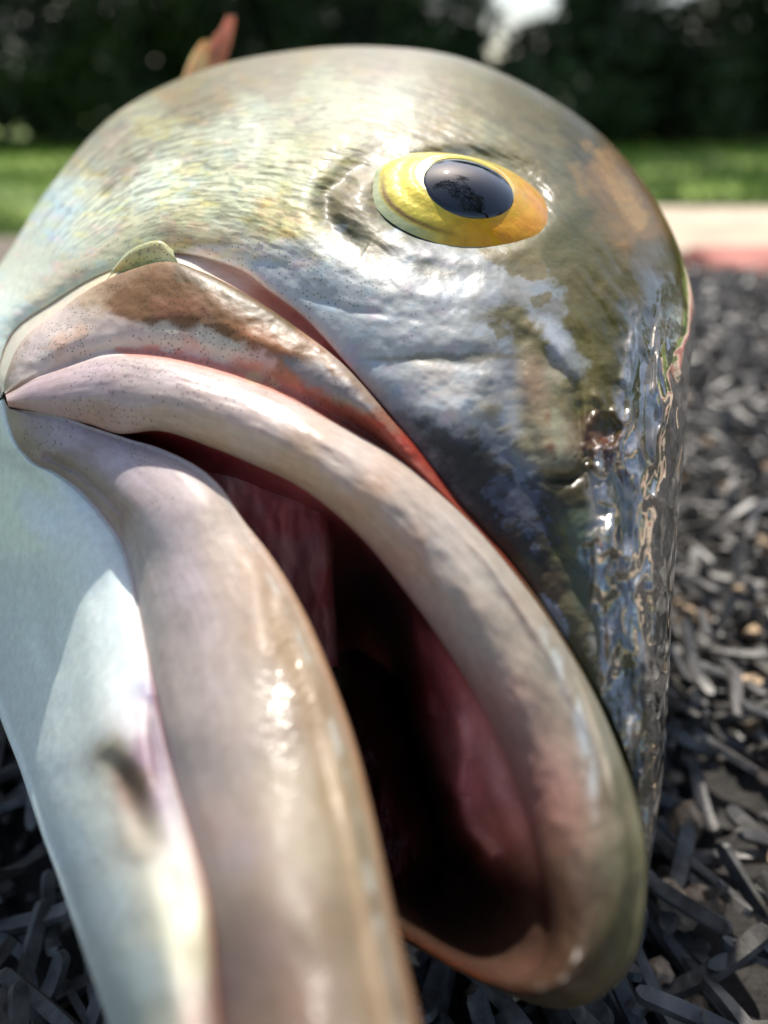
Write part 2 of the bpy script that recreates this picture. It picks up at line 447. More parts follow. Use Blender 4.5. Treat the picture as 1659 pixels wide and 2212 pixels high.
# columns: denser where the picture shows them large
T = np.concatenate([np.linspace(0, 11, 960, endpoint=False), np.linspace(11, 17, 230)])
def z_of(pts): 
    a = np.array(pts, float); return lambda T: hermite(a[:, 0], a[:, 1], T)
zr = z_of([(0, 89.5), (1, 84), (2, 81), (3, 78.5), (4, 76.5), (5, 75), (6, 73.5), (7, 71.5), (8, 69.5), (9, 67), (10, 64), (11, 61), (12, 58.5), (13, 57), (14, 57), (15, 59), (16, 63), (17, 68)])(T)
Ui = row([(0,18,880),(0.5,100,897),(1,190,915),(1.5,260,935),(2,350,930),(2.5,450,962),(3,550,1003),(4,665,1062),(5,778,1157),(6,875,1275),(7,962,1395),(8,1040,1525),(9,1105,1665),(10,1150,1790),(11,1178,1915),(12,1190,2020),(13,1165,2090),(14,1105,2112),(15,995,2078),(16,868,2006),(17,700,1900)], T)
Uo = row([(0,12,852),(0.5,70,822),(1,175,787),(1.5,250,771),(2,350,780),(2.5,450,805),(3,560,838),(4,720,915),(5,868,1000),(6,1000,1112),(7,1112,1240),(8,1215,1385),(9,1305,1550),(10,1368,1730),(11,1394,1880),(12,1372,2050),(13,1305,2140),(14,1200,2172),(15,1050,2122),(16,880,2032),(17,690,1930)], T)
Mo = row([(0,8,845,92),(0.5,14,810,91.5),(1,50,735,92.5),(1.5,125,675,92),(2,225,610,90.5),(2.5,350,569,89),(3,435,590,87.5),(3.5,540,643,86),(4,645,713,84),(4.5,750,797,81),(5,860,925,78),(6,995,1100,76.3),(7,1108,1230,74.5),(8,1212,1377,72.5),(9,1303,1543,70.5),(10,1370,1715,68.5),(11,1397,1880,67),(12,1376,2052,64),(13,1307,2143,62),(14,1200,2174,62),(15,1049,2124,64),(16,879,2034,68),(17,689,1931,73)], T)
Cc = row([(0,2,858,95),(0.5,-6,800,97),(1,30,712,99),(1.5,112,652,98),(2,215,592,96),(2.5,365,545,94),(3,505,574,91),(3.5,585,628,88.5),(4,668,692,86),(4.5,757,790,82.5),(5,868,918,79.5),(6,1003,1090,77.6),(7,1116,1220,75.8),(8,1218,1368,74),(9,1308,1535,72.5),(10,1374,1705,71.5),(11,1399,1880,72),(12,1378,2054,69),(13,1308,2145,67),(14,1200,2176,67),(15,1048,2125,69),(16,878,2035,73),(17,688,1932,78)], T)
So = row([(0,-190,930,120),(0.5,-150,780,124),(1,-60,650,126),(1.5,15,550,132),(2,110,402,140),(2.5,250,247,148),(3,445,150,152),(3.5,650,108,153),(4,830,102,150),(4.5,1000,127,146),(5,1180,207,139),(5.5,1312,304,131),(6,1410,424,122),(6.5,1472,550,114),(7,1500,680,108),(7.5,1489,820,102),(8,1477,980,98),(8.5,1464,1150,95),(9,1451,1330,92),(9.5,1444,1500,90),(10,1438,1640,87),(10.5,1420,1765,82),(11,1402,1880,77),(12,1379,2055,75),(13,1308,2146,73),(14,1200,2177,73),(15,1047,2126,75),(16,877,2036,79),(17,687,1933,84)], T)
B1 = row([(0,-160,900,170),(1,-20,700,190),(2,160,470,200),(3,450,230,205),(4,826,190,205),(5,1150,280,195),(6,1370,480,170),(7,1450,740,140),(8,1440,1060,112),(9,1420,1380,104),(10,1400,1640,98),(11,1360,1850,92),(12,1320,1990,90),(13,1240,2060,88),(14,1150,2080,88),(15,1020,2040,90),(16,860,1960,92),(17,680,1860,96)], T)
B2 = row([(0,0,900,220),(1,100,740,260),(2,250,560,300),(3,500,360,310),(4,815,330,310),(5,1050,400,290),(6,1230,560,250),(7,1310,800,190),(8,1310,1140,140),(9,1290,1380,128),(10,1260,1560,120),(11,1210,1680,115),(12,1160,1760,112),(13,1090,1800,110),(14,1020,1800,110),(15,930,1780,110),(16,820,1740,112),(17,680,1690,116)], T)
B3 = row([(0,400,900,260),(1,450,800,320),(2,500,700,380),(3,620,560,400),(4,780,540,400),(5,900,560,380),(6,980,700,320),(7,1000,850,240),(8,1000,1100,180),(9,1000,1220,165),(10,980,1300,160),(11,950,1350,155),(12,930,1380,150),(13,900,1390,150),(14,880,1390,150),(15,850,1380,150),(16,800,1370,150),(17,720,1350,150)], T)
R0 = row([(0,300,960,105),(1,320,985,110),(2,400,1040,112),(3,520,1130,115),(4,640,1260,120),(5,730,1400,140),(6,780,1480,150),(7,810,1540,150),(8,840,1600,145),(9,860,1680,135),(10,870,1740,125),(11,870,1780,120),(12,865,1800,117),(13,855,1810,115),(14,845,1810,115),(15,835,1800,116),(16,820,1780,118),(17,780,1740,120)], T)
R1 = row([(0,150,915,94),(1,260,955,96),(2,370,1010,97),(3,505,1100,99),(4,615,1230,102),(5,715,1310,116),(6,800,1350,124),(7,868,1420,104),(8,905,1560,93),(9,950,1690,85),(10,985,1800,80.5),(11,1005,1868,81),(12,1000,1900,86),(13,975,1920,87),(14,940,1925,88),(15,900,1915,88),(16,845,1890,84),(17,720,1800,88)], T)
R2 = row([(0,60,892,90),(1,215,930,89),(2,355,960,88),(3,530,1045,87),(4,645,1110,87),(5,758,1190,93),(6,835,1300,94),(7,906,1400,82),(8,975,1548,77),(9,1035,1680,72.5),(10,1080,1795,69),(11,1100,1895,69),(12,1095,1965,69),(13,1065,2015,69),(14,1010,2030,70),(15,945,2005,73),(16,858,1935,72),(17,700,1840,76)], T)

gr = (1-smooth(9.2, 10.8, T))[:, None]         # grooves fade out towards the snout tip
def cat(uv, z): return np.concatenate([uv, np.asarray(z).reshape(-1, 1)], 1)
def mix(a, b, f): return a+(b-a)*f
UI = cat(Ui, zr); UO = cat(Uo, zr+0.6*gr[:, 0])
one = np.array([0, 0, 1.0])
wide = smooth(20, 160, np.hypot(*(Mo-UO)[:, :2].T))[:, None]
slit = smooth(0, 45, np.hypot(*(Cc-Mo)[:, :2].T))[:, None]*(1-smooth(4.6, 5.2, T))[:, None]*smooth(2.3, 3.2, T)[:, None]
bl = (1.6+1.6*smooth(0, 4, T))[:, None]*one
tip = smooth(9.5, 12, T)[:, None]
red = (smooth(1.6, 3.0, T)*(1-smooth(7.5, 9.5, T)))[:, None]
rows = [R0, R1, R2,
        mix(UI, R2, 0.12)+one*1.3,
        UI,
        mix(UI, UO, 0.16)-bl*0.75,
        mix(UI, UO, 0.42)-bl*1.15,
        mix(UI, UO, 0.70)-bl*0.95*(1-.2*tip),
        mix(UI, UO, 0.90)-bl*0.35*(1-.6*tip),
        UO+one*(0.7*gr),
        mix(UO, Mo, 0.10)+one*(1.5*gr*wide+0.5*gr),
        mix(UO, Mo, 0.28)+one*(0.6*gr*wide),
        mix(UO, Mo, 0.55)-one*(1.2*wide),
        mix(UO, Mo, 0.82)-one*(1.3*wide),
        Mo-one*(0.4*wide),
        mix(Mo, Cc, 0.10)+one*(1.4*gr*(0.3+.7*wide)+2*slit),
        mix(Mo, Cc, 0.55)+one*(1.7*gr*(0.3+.7*wide)+2.2*slit),
        mix(Mo, Cc, 0.92)+one*(0.8*gr+2.2*slit),
        Cc]
CHK0 = len(rows)-1
phis = np.radians([5, 12, 20, 28, 36, 44, 52, 60, 68, 75, 81, 86, 90])
for ph in phis:
    uv = Cc[:, :2]+(So-Cc)[:, :2]*math.sin(ph)
    z = Cc[:, 2]+(So-Cc)[:, 2]*(1-math.cos(ph))-1.5*math.sin(2*ph)**0.8*smooth(2, 4, T)*(1-smooth(9, 11, T))
    rows.append(cat(uv, z))
SIL = len(rows)-1
rows += [mix(So, B1, 0.35)+np.stack([(So-B1)[:, 0]*.2, (So-B1)[:, 1]*.2, 0*T], 1), B1, B2, B3]
rows = np.array(rows)
nsub = [16, 14, 20, 8, 8, 14, 18, 16, 10, 8, 8, 14, 22, 22, 12, 10, 10, 8] + [16]+[26]*4+[24, 24, 22, 20, 18, 14, 12, 10] + [8, 10, 8, 8]
assert len(nsub) == len(rows)-1, (len(nsub), len(rows))
rk = np.concatenate([np.linspace(k, k+1, n_, endpoint=False) for k, n_ in enumerate(nsub)]+[[len(rows)-1]])
G = hermite(np.arange(len(rows)), rows, rk)           # (Nr, Nt, 3) in u, v, z
RK = np.repeat(rk[:, None], len(T), 1); TT = np.repeat(T[None], len(rk), 0)

def g2(u, v, cu, cv, su, sv, rot=0.0):
    c, s = math.cos(rot), math.sin(rot)
    x = (u-cu)*c+(v-cv)*s; y = -(u-cu)*s+(v-cv)*c
    return np.exp(-(x/su)**2-(y/sv)**2)
def seg_dist(u, v, pts):
    best = np.full(u.shape, 1e9); par = np.zeros(u.shape)
    n_ = len(pts)-1
    for k in range(n_):
        ax, ay = pts[k]; bx, by = pts[k+1]
        dx, dy = bx-ax, by-ay; L2 = dx*dx+dy*dy
        h = np.clip(((u-ax)*dx+(v-ay)*dy)/L2, 0, 1)
        d = np.hypot(u-ax-h*dx, v-ay-h*dy)
        m_ = d < best; best = np.where(m_, d, best); par = np.where(m_, (k+h)/n_, par)
    return best, par

def detail_upper(G, RK, TT):
    u, v, z = G[..., 0], G[..., 1], G[..., 2].copy()
    chk = smooth(CHK0, CHK0+.6, RK)*(1-smooth(SIL-.5, SIL+.5, RK))
    # eye orbit: shallow trough round the eye, flattened seat inside
    eu, ev = (u-1000)/225, (v-432)/128
    e = np.sqrt(eu**2+ev**2)
    z += chk*(0.60*np.exp(-((e-1.2)/0.36)**2)*(1-.45*smooth(900, 1100, u))+2.8*np.exp(-(e/0.86)**8))
    z -= chk*.35*np.exp(-((e-1.6)/0.30)**2)*smooth(1150, 900, u)
    # long crease left of the eye down to the cheek
    d, p = seg_dist(u, v, [(880, 330), (760, 370), (705, 420), (705, 470), (740, 510), (790, 540)])
    z += chk*1.5*np.exp(-(d/26)**2)*np.sin(np.clip(p, 0, 1)*math.pi)**.5
    # creases of cheek bones
    for pts, w_, a_ in (([(800, 790), (900, 770), (1000, 775), (1080, 760)], 24, .4),
                        ([(1085, 660), (1120, 740), (1110, 830), (1140, 950), (1190, 1040)], 24, .7),
                        ([(1190, 770), (1240, 830), (1255, 920), (1265, 1010)], 16, .9),
                        ([(1170, 1035), (1230, 1035), (1262, 1015)], 13, .8),
                        ([(1150, 700), (1215, 760), (1240, 850)], 20, -.9),
                        ([(1170, 880), (1190, 980), (1180, 1020)], 36, -.6),
                        ([(660, 640), (760, 670), (900, 690)], 9, .25),
                        ([(1090, 960), (1170, 1100), (1240, 1230), (1300, 1400)], 30, .9)):
        d, p = seg_dist(u, v, pts)
        z += chk*a_*np.exp(-(d/w_)**2)*np.clip(np.sin(np.clip(p, 0.02, .98)*math.pi), 0, 1)**.5
    # nostril: rim and pit
    ne = np.sqrt(((u-1312)/33)**2+((v-928)/37)**2)
    z -= chk*.50*np.exp(-((ne-1.1)/.26)**2)*(1+.8*vnoise(u/16, v/16, seed=6))
    z += chk*.45*np.exp(-(ne/.8)**4)*(.5+.5*smooth(1330, 1290, u))
    z -= chk*.6*g2(u, v, 1298, 868, 13, 34, -.5)+chk*.5*g2(u, v, 1330, 872, 10, 34, -.5)
    z -= chk*.6*g2(u, v, 1262, 925, 7, 50)
    z -= chk*.35*fbm(u/9, v/9, oct=2, seed=66)*g2(u, v, 1300, 985, 45, 30)
    # ragged wet film on the steep right side
    wl_ = 1266+66*smooth(1000, 900, v)+26*vnoise(v/70, v*0+2, seed=4)+14*vnoise(v/22, v*0, seed=14)
    wet = chk*smooth(0, 34, u-wl_)*smooth(600, 800, v)*smooth(1950, 1750, v)
    wx = u+24*fbm(u/50, v/110, oct=2, seed=8); wy = v+30*fbm(u/45, v/80, oct=2, seed=9)
    lumps = fbm(wx/42, wy/125, oct=2, seed=3)
    ridg = np.clip(1-np.abs(fbm(wx/48, wy/170, oct=2, seed=5))*2.6, 0, 1)**2
    fine = fbm(wx/12, wy/44, oct=2, seed=6)
    z -= wet*(1.55*lumps+1.0*ridg+.18*fine)
    wet2 = chk*smooth(1130, 1300, u)*smooth(1000, 640, v)*smooth(440, 620, v)
    z -= wet2*(.55*fbm(u/40-v/80, v/90, oct=2, seed=13)+.12*fbm(u/14-v/30, v/40, oct=2, seed=15))
    # grooved scales of the nape, arcs that follow the outline
    nape = chk*smooth(700, 380, v+0.25*np.abs(u-800))
    z -= nape*(.16*fbm(TT*5, RK*8, oct=3, seed=21)+0.07*fbm(TT*10, RK*14, oct=2, seed=22))
    # general unevenness
    z -= chk*.35*fbm(u/120, v/90, oct=3, seed=31)
    z -= chk*.10*fbm(u/30, v/22, oct=3, seed=33)
    # maxilla plate and lip unevenness, faint lengthwise folds on the lip
    mx = smooth(10.5, 12, RK)*(1-smooth(14, 15, RK))*(1-smooth(5, 6, TT))
    z -= mx*(.30*fbm(u/70, v/50, oct=3, seed=41)+.025*fbm(u/14, v/12, oct=2, seed=42))
    d, p = seg_dist(u, v, [(120, 790), (250, 735), (400, 735), (520, 770), (640, 830), (760, 900)])
    z -= mx*.6*np.exp(-(d/20)**2)
    lip = smooth(4, 5, RK)*(1-smooth(8.3, 9, RK))
    z -= lip*smooth(0, 1.6, TT)*(.25*fbm(TT*1.6, RK*1.1, oct=3, seed=51)+.05*fbm(TT*3, RK*3, oct=2, seed=52))
    z -= lip*.9*np.exp(-((RK-(8.0-.35*smooth(5, 8, TT)))/.35)**2)*smooth(5.5, 7, TT)*(1-smooth(9.5, 11, TT))
    # mouth lining: folds
    inn = (1-smooth(2.6, 3.4, RK))
    z -= inn*(.8*fbm(u/80, v/120, oct=3, seed=61)*smooth(0.2, 1.5, RK))
    d, p = seg_dist(u, v, [(985, 1560), (1000, 1640), (985, 1720), (1005, 1790), (1060, 1850)])
    z -= inn*2.2*np.exp(-(d/20)**2)
    d, p = seg_dist(u, v, [(888, 1330), (905, 1430), (925, 1540)])
    z -= inn*2.0*np.exp(-(d/14)**2)
    return np.stack([u, v, z], -1)

G0 = G.copy()
G = detail_upper(G, RK, TT)
_e = np.hypot((G0[..., 0]-1000)/190, (G0[..., 1]-430)/105)
_m = (np.abs(_e-1) < .04) & (RK > CHK0+.5) & (RK < SIL)
EYE_RING = P(G0[..., 0][_m], G0[..., 1][_m], G0[..., 2][_m])

# colours, given where they stand on the skin
def idw(u, v, anchors, pw=3.0, base=30.0, K=1.0):
    acc = 0; ws = 0
    for (au, av, c) in anchors:
        w_ = 1/((u-au)**2+(v-av)**2+base**2)**(pw/2)
        acc = acc+w_[..., None]*lin(c); ws = ws+w_
    return acc/ws[..., None]*K

cheek_a = [(60,560,(200,205,190)),(20,700,(215,225,215)),(120,480,(190,205,205)),(250,330,(165,160,140)),(200,480,(205,210,190)),(330,300,(175,178,160)),
 (420,200,(150,140,115)),(600,150,(140,132,112)),(800,130,(140,132,118)),(950,150,(150,142,120)),(500,300,(188,198,190)),(700,230,(170,175,160)),
 (850,240,(165,170,155)),(1000,200,(150,145,120)),(1000,270,(160,150,115)),(1120,230,(125,115,80)),(1250,330,(105,98,66)),(1350,430,(150,115,60)),(1300,360,(170,130,75)),(1390,480,(160,120,60)),  # brow entries include its warm reflection
 (1420,560,(110,95,50)),(350,400,(212,222,210)),(500,400,(205,210,185)),(620,380,(182,190,160)),(420,480,(222,218,180)),(600,480,(205,198,150)),(700,520,(210,212,200)),
 (300,520,(218,215,185)),(420,530,(205,190,160)),(470,560,(225,222,215)),(600,560,(210,212,215)),(650,620,(205,210,215)),(760,620,(200,208,215)),(760,560,(190,195,190)),(850,700,(200,205,208)),
 (720,330,(170,168,130)),(840,300,(150,142,105)),(760,430,(125,115,80)),(830,350,(130,120,85)),(900,310,(135,122,85)),(720,480,(100,98,75)),(830,540,(140,135,110)),(900,570,(165,172,175)),
 (1060,300,(150,148,120)),(1150,340,(125,118,85)),(1200,430,(120,115,85)),(1230,520,(100,98,60)),(1280,560,(105,98,62)),(1200,600,(105,98,62)),(1050,560,(155,155,140)),(1130,580,(130,122,85)),
 (950,640,(185,192,198)),(1050,640,(165,168,165)),(1150,640,(135,130,100)),(1000,720,(180,182,180)),(930,800,(195,190,182)),(980,850,(210,200,190)),(900,870,(180,180,175)),
 (880,930,(120,122,125)),(800,800,(165,170,175)),(850,860,(140,145,150)),(1060,800,(140,135,125)),(1080,880,(150,142,120)),(1170,830,(165,150,125)),(1190,950,(160,145,118)),(1240,860,(118,110,72)),
 (1130,700,(130,122,90)),(1200,720,(120,112,75)),(1280,780,(100,94,55)),(1340,700,(85,82,48)),(1330,850,(95,88,52)),(1400,620,(95,85,45)),(1300,930,(95,70,55)),(1350,800,(80,76,45)),
 (1060,980,(85,85,85)),(1000,1000,(95,92,90)),(1130,1060,(70,75,80)),(1150,980,(120,115,95)),(1220,1035,(70,64,42)),(1250,1150,(85,95,80)),(1200,1180,(95,95,62)),(1280,1250,(85,92,75)),
 (1100,1140,(75,62,50)),(1180,1270,(90,72,55)),(1240,1380,(110,105,80)),(1300,1450,(98,98,72)),(1360,1600,(80,80,58)),(1400,1750,(66,68,50)),
 (1450,800,(105,95,75)),(1440,950,(105,95,75)),(1430,1200,(85,78,60)),(1420,1450,(62,58,45)),(1360,1200,(75,70,52)),(1380,1400,(62,58,45)),(1460,700,(120,100,65))]
lip_a = [(30,870,(200,170,155)),(80,850,(205,180,175)),(200,830,(215,195,190)),(200,890,(200,165,145)),(350,830,(222,208,198)),(300,780,(205,190,178)),(350,890,(215,190,165)),
 (500,860,(225,210,198)),(450,940,(218,188,155)),(600,900,(222,208,192)),(650,1000,(215,185,150)),(560,860,(205,185,170)),(750,980,(215,200,182)),(780,1080,(205,175,145)),(880,1080,(200,185,165)),
 (880,1200,(200,165,140)),(960,1150,(195,185,168)),(1000,1300,(195,175,150)),(1050,1250,(185,178,160)),(1100,1400,(185,172,150)),(1080,1500,(195,165,140)),(1180,1450,(160,155,135)),(1200,1550,(160,155,132)),
 (1180,1700,(185,165,145)),(1260,1650,(165,165,145)),(1320,1700,(130,130,100)),(1240,1850,(180,172,145)),(1300,1850,(150,155,125)),(1360,1850,(120,122,88)),(1250,1980,(165,155,120)),(1320,2000,(135,138,98)),
 (1180,2050,(150,132,98)),(1200,2130,(122,110,78)),(1050,2080,(98,82,54)),(900,2010,(78,64,42))]
max_a = [(30,800,(185,160,140)),(80,760,(225,205,195)),(60,720,(210,185,165)),(120,710,(220,200,185)),(150,760,(222,190,178)),(200,660,(190,165,135)),(250,700,(195,165,150)),(220,760,(225,205,195)),
 (250,640,(150,118,85)),(350,600,(140,112,78)),(300,660,(140,105,75)),(420,620,(112,92,58)),(400,670,(140,102,72)),(500,660,(115,92,60)),(520,700,(150,112,78)),(600,710,(110,86,55)),(620,760,(160,118,84)),
 (350,720,(212,198,180)),(450,720,(215,205,190)),(500,740,(205,195,178)),(300,740,(215,195,185)),(420,760,(222,165,150)),(520,790,(205,140,122)),(580,760,(215,175,165)),(620,820,(185,120,95)),(640,850,(180,105,90)),
 (700,800,(150,140,130)),(680,780,(175,145,125)),(740,850,(140,130,110)),(720,880,(190,95,75)),(800,930,(165,70,50)),(790,860,(150,130,115)),(850,960,(150,55,38)),(840,900,(140,95,75)),
 (950,1060,(140,60,45)),(1050,1180,(130,65,45)),(1150,1290,(110,75,55)),(1250,1440,(95,90,65)),(1350,1650,(85,85,62)),(1395,1880,(115,115,80)),(1200,2175,(120,100,70)),(900,2040,(90,70,50))]
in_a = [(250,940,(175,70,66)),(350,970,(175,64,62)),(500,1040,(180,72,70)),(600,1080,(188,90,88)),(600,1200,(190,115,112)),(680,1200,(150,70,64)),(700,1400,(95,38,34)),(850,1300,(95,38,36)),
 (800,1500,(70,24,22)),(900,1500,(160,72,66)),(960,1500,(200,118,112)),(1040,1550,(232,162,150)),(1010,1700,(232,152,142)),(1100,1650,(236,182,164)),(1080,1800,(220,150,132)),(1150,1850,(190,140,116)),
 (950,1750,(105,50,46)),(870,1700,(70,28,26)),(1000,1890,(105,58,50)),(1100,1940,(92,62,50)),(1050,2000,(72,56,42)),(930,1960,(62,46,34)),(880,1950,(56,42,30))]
slit_a = [(400,560,(235,222,212)),(500,590,(240,215,198)),(580,660,(228,172,148)),(650,710,(222,155,135)),(720,770,(195,115,100)),(800,860,(150,80,70)),(900,990,(130,50,40)),(1050,1170,(110,48,38)),(1200,1370,(85,70,50)),(100,680,(225,215,195)),(250,580,(225,212,180)),
 (1300,1550,(80,78,55)),(1395,1850,(110,110,80)),(1200,2175,(110,95,65))]

def seg_mask(RK, a, b, s=.35): return smooth(a-s, a+s, RK)*(1-smooth(b-s, b+s, RK))
def poly_sdf(u, v, poly):
    """signed distance to a closed outline, negative inside"""
    best = np.full(u.shape, 1e18); inside = np.zeros(u.shape, bool); n_ = len(poly)
    for k in range(n_):
        ax, ay = poly[k]; bx, by = poly[(k+1) % n_]
        dx, dy = bx-ax, by-ay
        h = np.clip(((u-ax)*dx+(v-ay)*dy)/(dx*dx+dy*dy), 0, 1)
        best = np.minimum(best, (u-ax-h*dx)**2+(v-ay-h*dy)**2)
        if dy != 0:
            inside ^= ((ay > v) != (by > v)) & (u < dx*(v-ay)/dy+ax)
    d = np.sqrt(best); return np.where(inside, -d, d)
def paint(col, mask, c, a):
    m_ = np.clip(mask*a, 0, 1)[..., None]
    return col*(1-m_)+lin(c)*m_
def color_upper(G, RK, TT):
    u, v = G[..., 0], G[..., 1]
    wu = u+26*fbm(u/70, v/55, oct=4, seed=71); wv = v+26*fbm(u/70, v/55, oct=4, seed=72)
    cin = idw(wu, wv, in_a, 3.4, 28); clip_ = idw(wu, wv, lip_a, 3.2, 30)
    cmx = idw(wu, wv, max_a, 5.0, 14); csl = idw(wu, wv, slit_a, 3.5, 20)
    wet_m = 18*fbm(u/30, v/20, oct=4, seed=181, gain=.6)
    def blobm(poly, c, a, soft=10, rag=1.0):
        nonlocal cmx
        cmx = paint(cmx, 1-smooth(-soft/2, soft/2, poly_sdf(u, v, poly)+wet_m*rag), c, a)
    blobm([(10,840),(60,730),(160,650),(240,680),(330,720),(560,770),(470,800),(300,770),(200,790),(60,820)], (224,208,200), .6, 30)
    blobm([(95,750),(170,700),(200,715),(130,770)], (222,180,150), .6, 18)
    blobm([(225,650),(330,575),(400,560),(500,605),(600,670),(700,760),(780,850),(740,860),(690,815),(600,775),(520,735),(440,705),(390,690),(310,700),(250,680)], (128,92,58), .9, 16)
    blobm([(370,560),(440,575),(560,640),(640,700),(620,715),(520,665),(430,620),(380,600)], (88,74,42), .75, 22, 1.4)
    blobm([(330,640),(430,640),(470,680),(400,690),(340,690)], (150,100,76), .6, 22)
    blobm([(480,690),(560,705),(640,770),(560,760)], (178,122,84), .7, 20)
    blobm([(250,748),(360,752),(460,780),(640,830),(665,868),(560,836),(420,800),(270,775)], (216,132,112), .8, 14)
    blobm([(600,770),(680,775),(780,850),(800,880),(720,860),(640,820)], (142,142,146), .75, 20)
    blobm([(500,790),(560,800),(600,830),(540,830)], (215,190,140), .6, 14)
    blobm([(690,860),(760,880),(860,950),(960,1060),(900,1010),(760,930)], (156,84,68), .75, 16, .6)
    wu = u+40*fbm(u/60, v/45, oct=5, seed=73, gain=.6); wv = v+30*fbm(u/60, v/45, oct=5, seed=74, gain=.6)
    cch = idw(wu, wv, cheek_a, 5.0, 18)
    ragn = 16*fbm(u/34, v/26, oct=5, seed=171, gain=.62)+5*fbm(u/7, v/6, oct=2, seed=172)
    film_m = np.zeros_like(u)
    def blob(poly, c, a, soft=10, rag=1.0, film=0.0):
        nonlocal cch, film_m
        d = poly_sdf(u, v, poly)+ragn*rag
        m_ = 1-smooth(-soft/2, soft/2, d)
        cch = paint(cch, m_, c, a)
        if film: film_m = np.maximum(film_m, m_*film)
    # pearly cheek
    blob([(540,560),(700,540),(830,590),(1000,660),(1060,740),(1050,860),(1000,960),(920,930),(840,850),(740,740),(620,640),(520,590)], (200,206,214), .5, 60, 2)
    blob([(700,555),(800,560),(930,640),(960,720),(860,740),(760,660)], (226,230,234), .2, 60, 2)
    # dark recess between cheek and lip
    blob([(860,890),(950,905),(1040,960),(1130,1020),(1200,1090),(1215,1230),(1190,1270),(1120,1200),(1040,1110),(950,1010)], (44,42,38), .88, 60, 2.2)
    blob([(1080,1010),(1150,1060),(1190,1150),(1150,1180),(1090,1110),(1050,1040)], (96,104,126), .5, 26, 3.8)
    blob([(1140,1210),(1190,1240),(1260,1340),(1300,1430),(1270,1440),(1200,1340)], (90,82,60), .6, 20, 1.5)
    # sky reflections on the slime film, painted blue-white with ragged edges
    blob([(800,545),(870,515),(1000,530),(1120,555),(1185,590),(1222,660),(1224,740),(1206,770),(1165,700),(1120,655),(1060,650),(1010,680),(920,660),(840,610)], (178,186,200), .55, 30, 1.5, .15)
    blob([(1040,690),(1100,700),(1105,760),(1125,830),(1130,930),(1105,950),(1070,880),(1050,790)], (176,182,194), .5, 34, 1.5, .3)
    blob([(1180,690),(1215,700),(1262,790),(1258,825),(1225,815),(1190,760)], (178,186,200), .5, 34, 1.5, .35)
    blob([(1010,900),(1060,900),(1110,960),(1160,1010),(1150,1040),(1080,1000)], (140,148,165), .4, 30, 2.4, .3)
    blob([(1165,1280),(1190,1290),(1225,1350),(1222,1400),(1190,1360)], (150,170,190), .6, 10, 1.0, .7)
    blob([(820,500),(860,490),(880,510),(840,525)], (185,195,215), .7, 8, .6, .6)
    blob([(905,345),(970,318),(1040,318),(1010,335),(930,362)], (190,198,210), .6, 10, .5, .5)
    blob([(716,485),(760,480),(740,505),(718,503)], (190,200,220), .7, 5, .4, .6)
    # holes in the film
    blob([(1035,538),(1110,538),(1175,575),(1188,606),(1140,606),(1070,578)], (120,108,66), .9, 5, .8, 0)
    blob([(1150,640),(1195,628),(1186,650),(1155,664)], (118,108,70), .8, 5, .8, 0)
    blob([(1055,700),(1080,690),(1100,720),(1075,735)], (112,104,68), .8, 5, .8, 0)
    blob([(900,560),(980,590),(960,600),(890,580)], (140,138,118), .6, 10, 1.2, 0)
    # bone plate in front of the nostril, brighter knot of cheek
    blob([(1120,790),(1180,775),(1235,840),(1255,940),(1250,1025),(1180,1032),(1135,960),(1118,870)], (158,146,118), .5, 50, 1.2)
    blob([(1195,880),(1215,900),(1222,980),(1205,1000),(1190,940)], (165,165,140), .5, 16, .8)
    blob([(905,790),(980,790),(1010,860),(980,900),(930,880)], (226,214,208), .6, 26, 1.8)
    # folds
    blob([(880,770),(960,760),(1040,765),(1060,780),(980,785),(900,782)], (112,100,66), .6, 12, .8)
    # shadow round the eye painted olive, cream streak, white membrane behind the plate
    blob([(695,440),(760,360),(850,305),(860,330),(800,390),(790,450),(815,520),(860,545),(800,552),(730,510)], (112,104,70), .75, 34, 1.4)
    blob([(850,300),(1000,282),(1120,310),(1190,380),(1160,390),(1060,325),(900,330)], (132,122,84), .6, 30, 1.2)
    blob([(560,470),(680,440),(700,490),(640,510),(560,505)], (225,218,165), .5, 30, 2)
    blob([(330,505),(420,498),(510,505),(520,530),(440,530),(350,522)], (204,186,148), .6, 16, .9)
    blob([(385,540),(450,528),(520,535),(560,600),(600,650),(520,610),(440,575)], (236,228,222), .8, 12, .6)
    blob([(60,640),(150,560),(230,540),(180,600),(90,660)], (226,210,180), .6, 24, 1.5)
    # warm highlights of the brow, painted into the colour
    blob([(1265,305),(1300,320),(1380,420),(1400,500),(1375,500),(1320,410)], (214,165,95), .75, 24, 1.2)
    blob([(1225,350),(1245,350),(1270,420),(1250,420)], (175,140,85), .6, 14, .8)
    wl_ = smooth(7, 10.5, TT)*1.7; m_in = 1-smooth(3.0, 4.4+wl_, RK); m_lip = smooth(3.2, 4.2+wl_, RK)*(1-smooth(8.7, 9.7, RK)); m_mx = seg_mask(RK, 9.2, 14.6, .25); m_sl = seg_mask(RK, 14.6, 17.7, .25); m_ch = smooth(17.45, 17.95, RK)
    W = m_in+m_lip+m_mx+m_sl+m_ch+1e-6
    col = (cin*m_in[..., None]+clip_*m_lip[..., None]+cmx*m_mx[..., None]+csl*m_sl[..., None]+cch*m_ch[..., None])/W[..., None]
    fade = smooth(7.2, 9.6, TT)*smooth(2.5, 4, RK)*(1-smooth(5.4, 8.2, RK))
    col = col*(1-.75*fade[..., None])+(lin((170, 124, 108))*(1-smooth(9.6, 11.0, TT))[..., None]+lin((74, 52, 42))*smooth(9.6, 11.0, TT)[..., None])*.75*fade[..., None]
    und = smooth(10.5, 12.8, TT)*smooth(4, 6, RK)  # shade under and round the snout tip, darkened into the colour
    col = col*(1-und[..., None]*np.array([.36, .38, .48]))
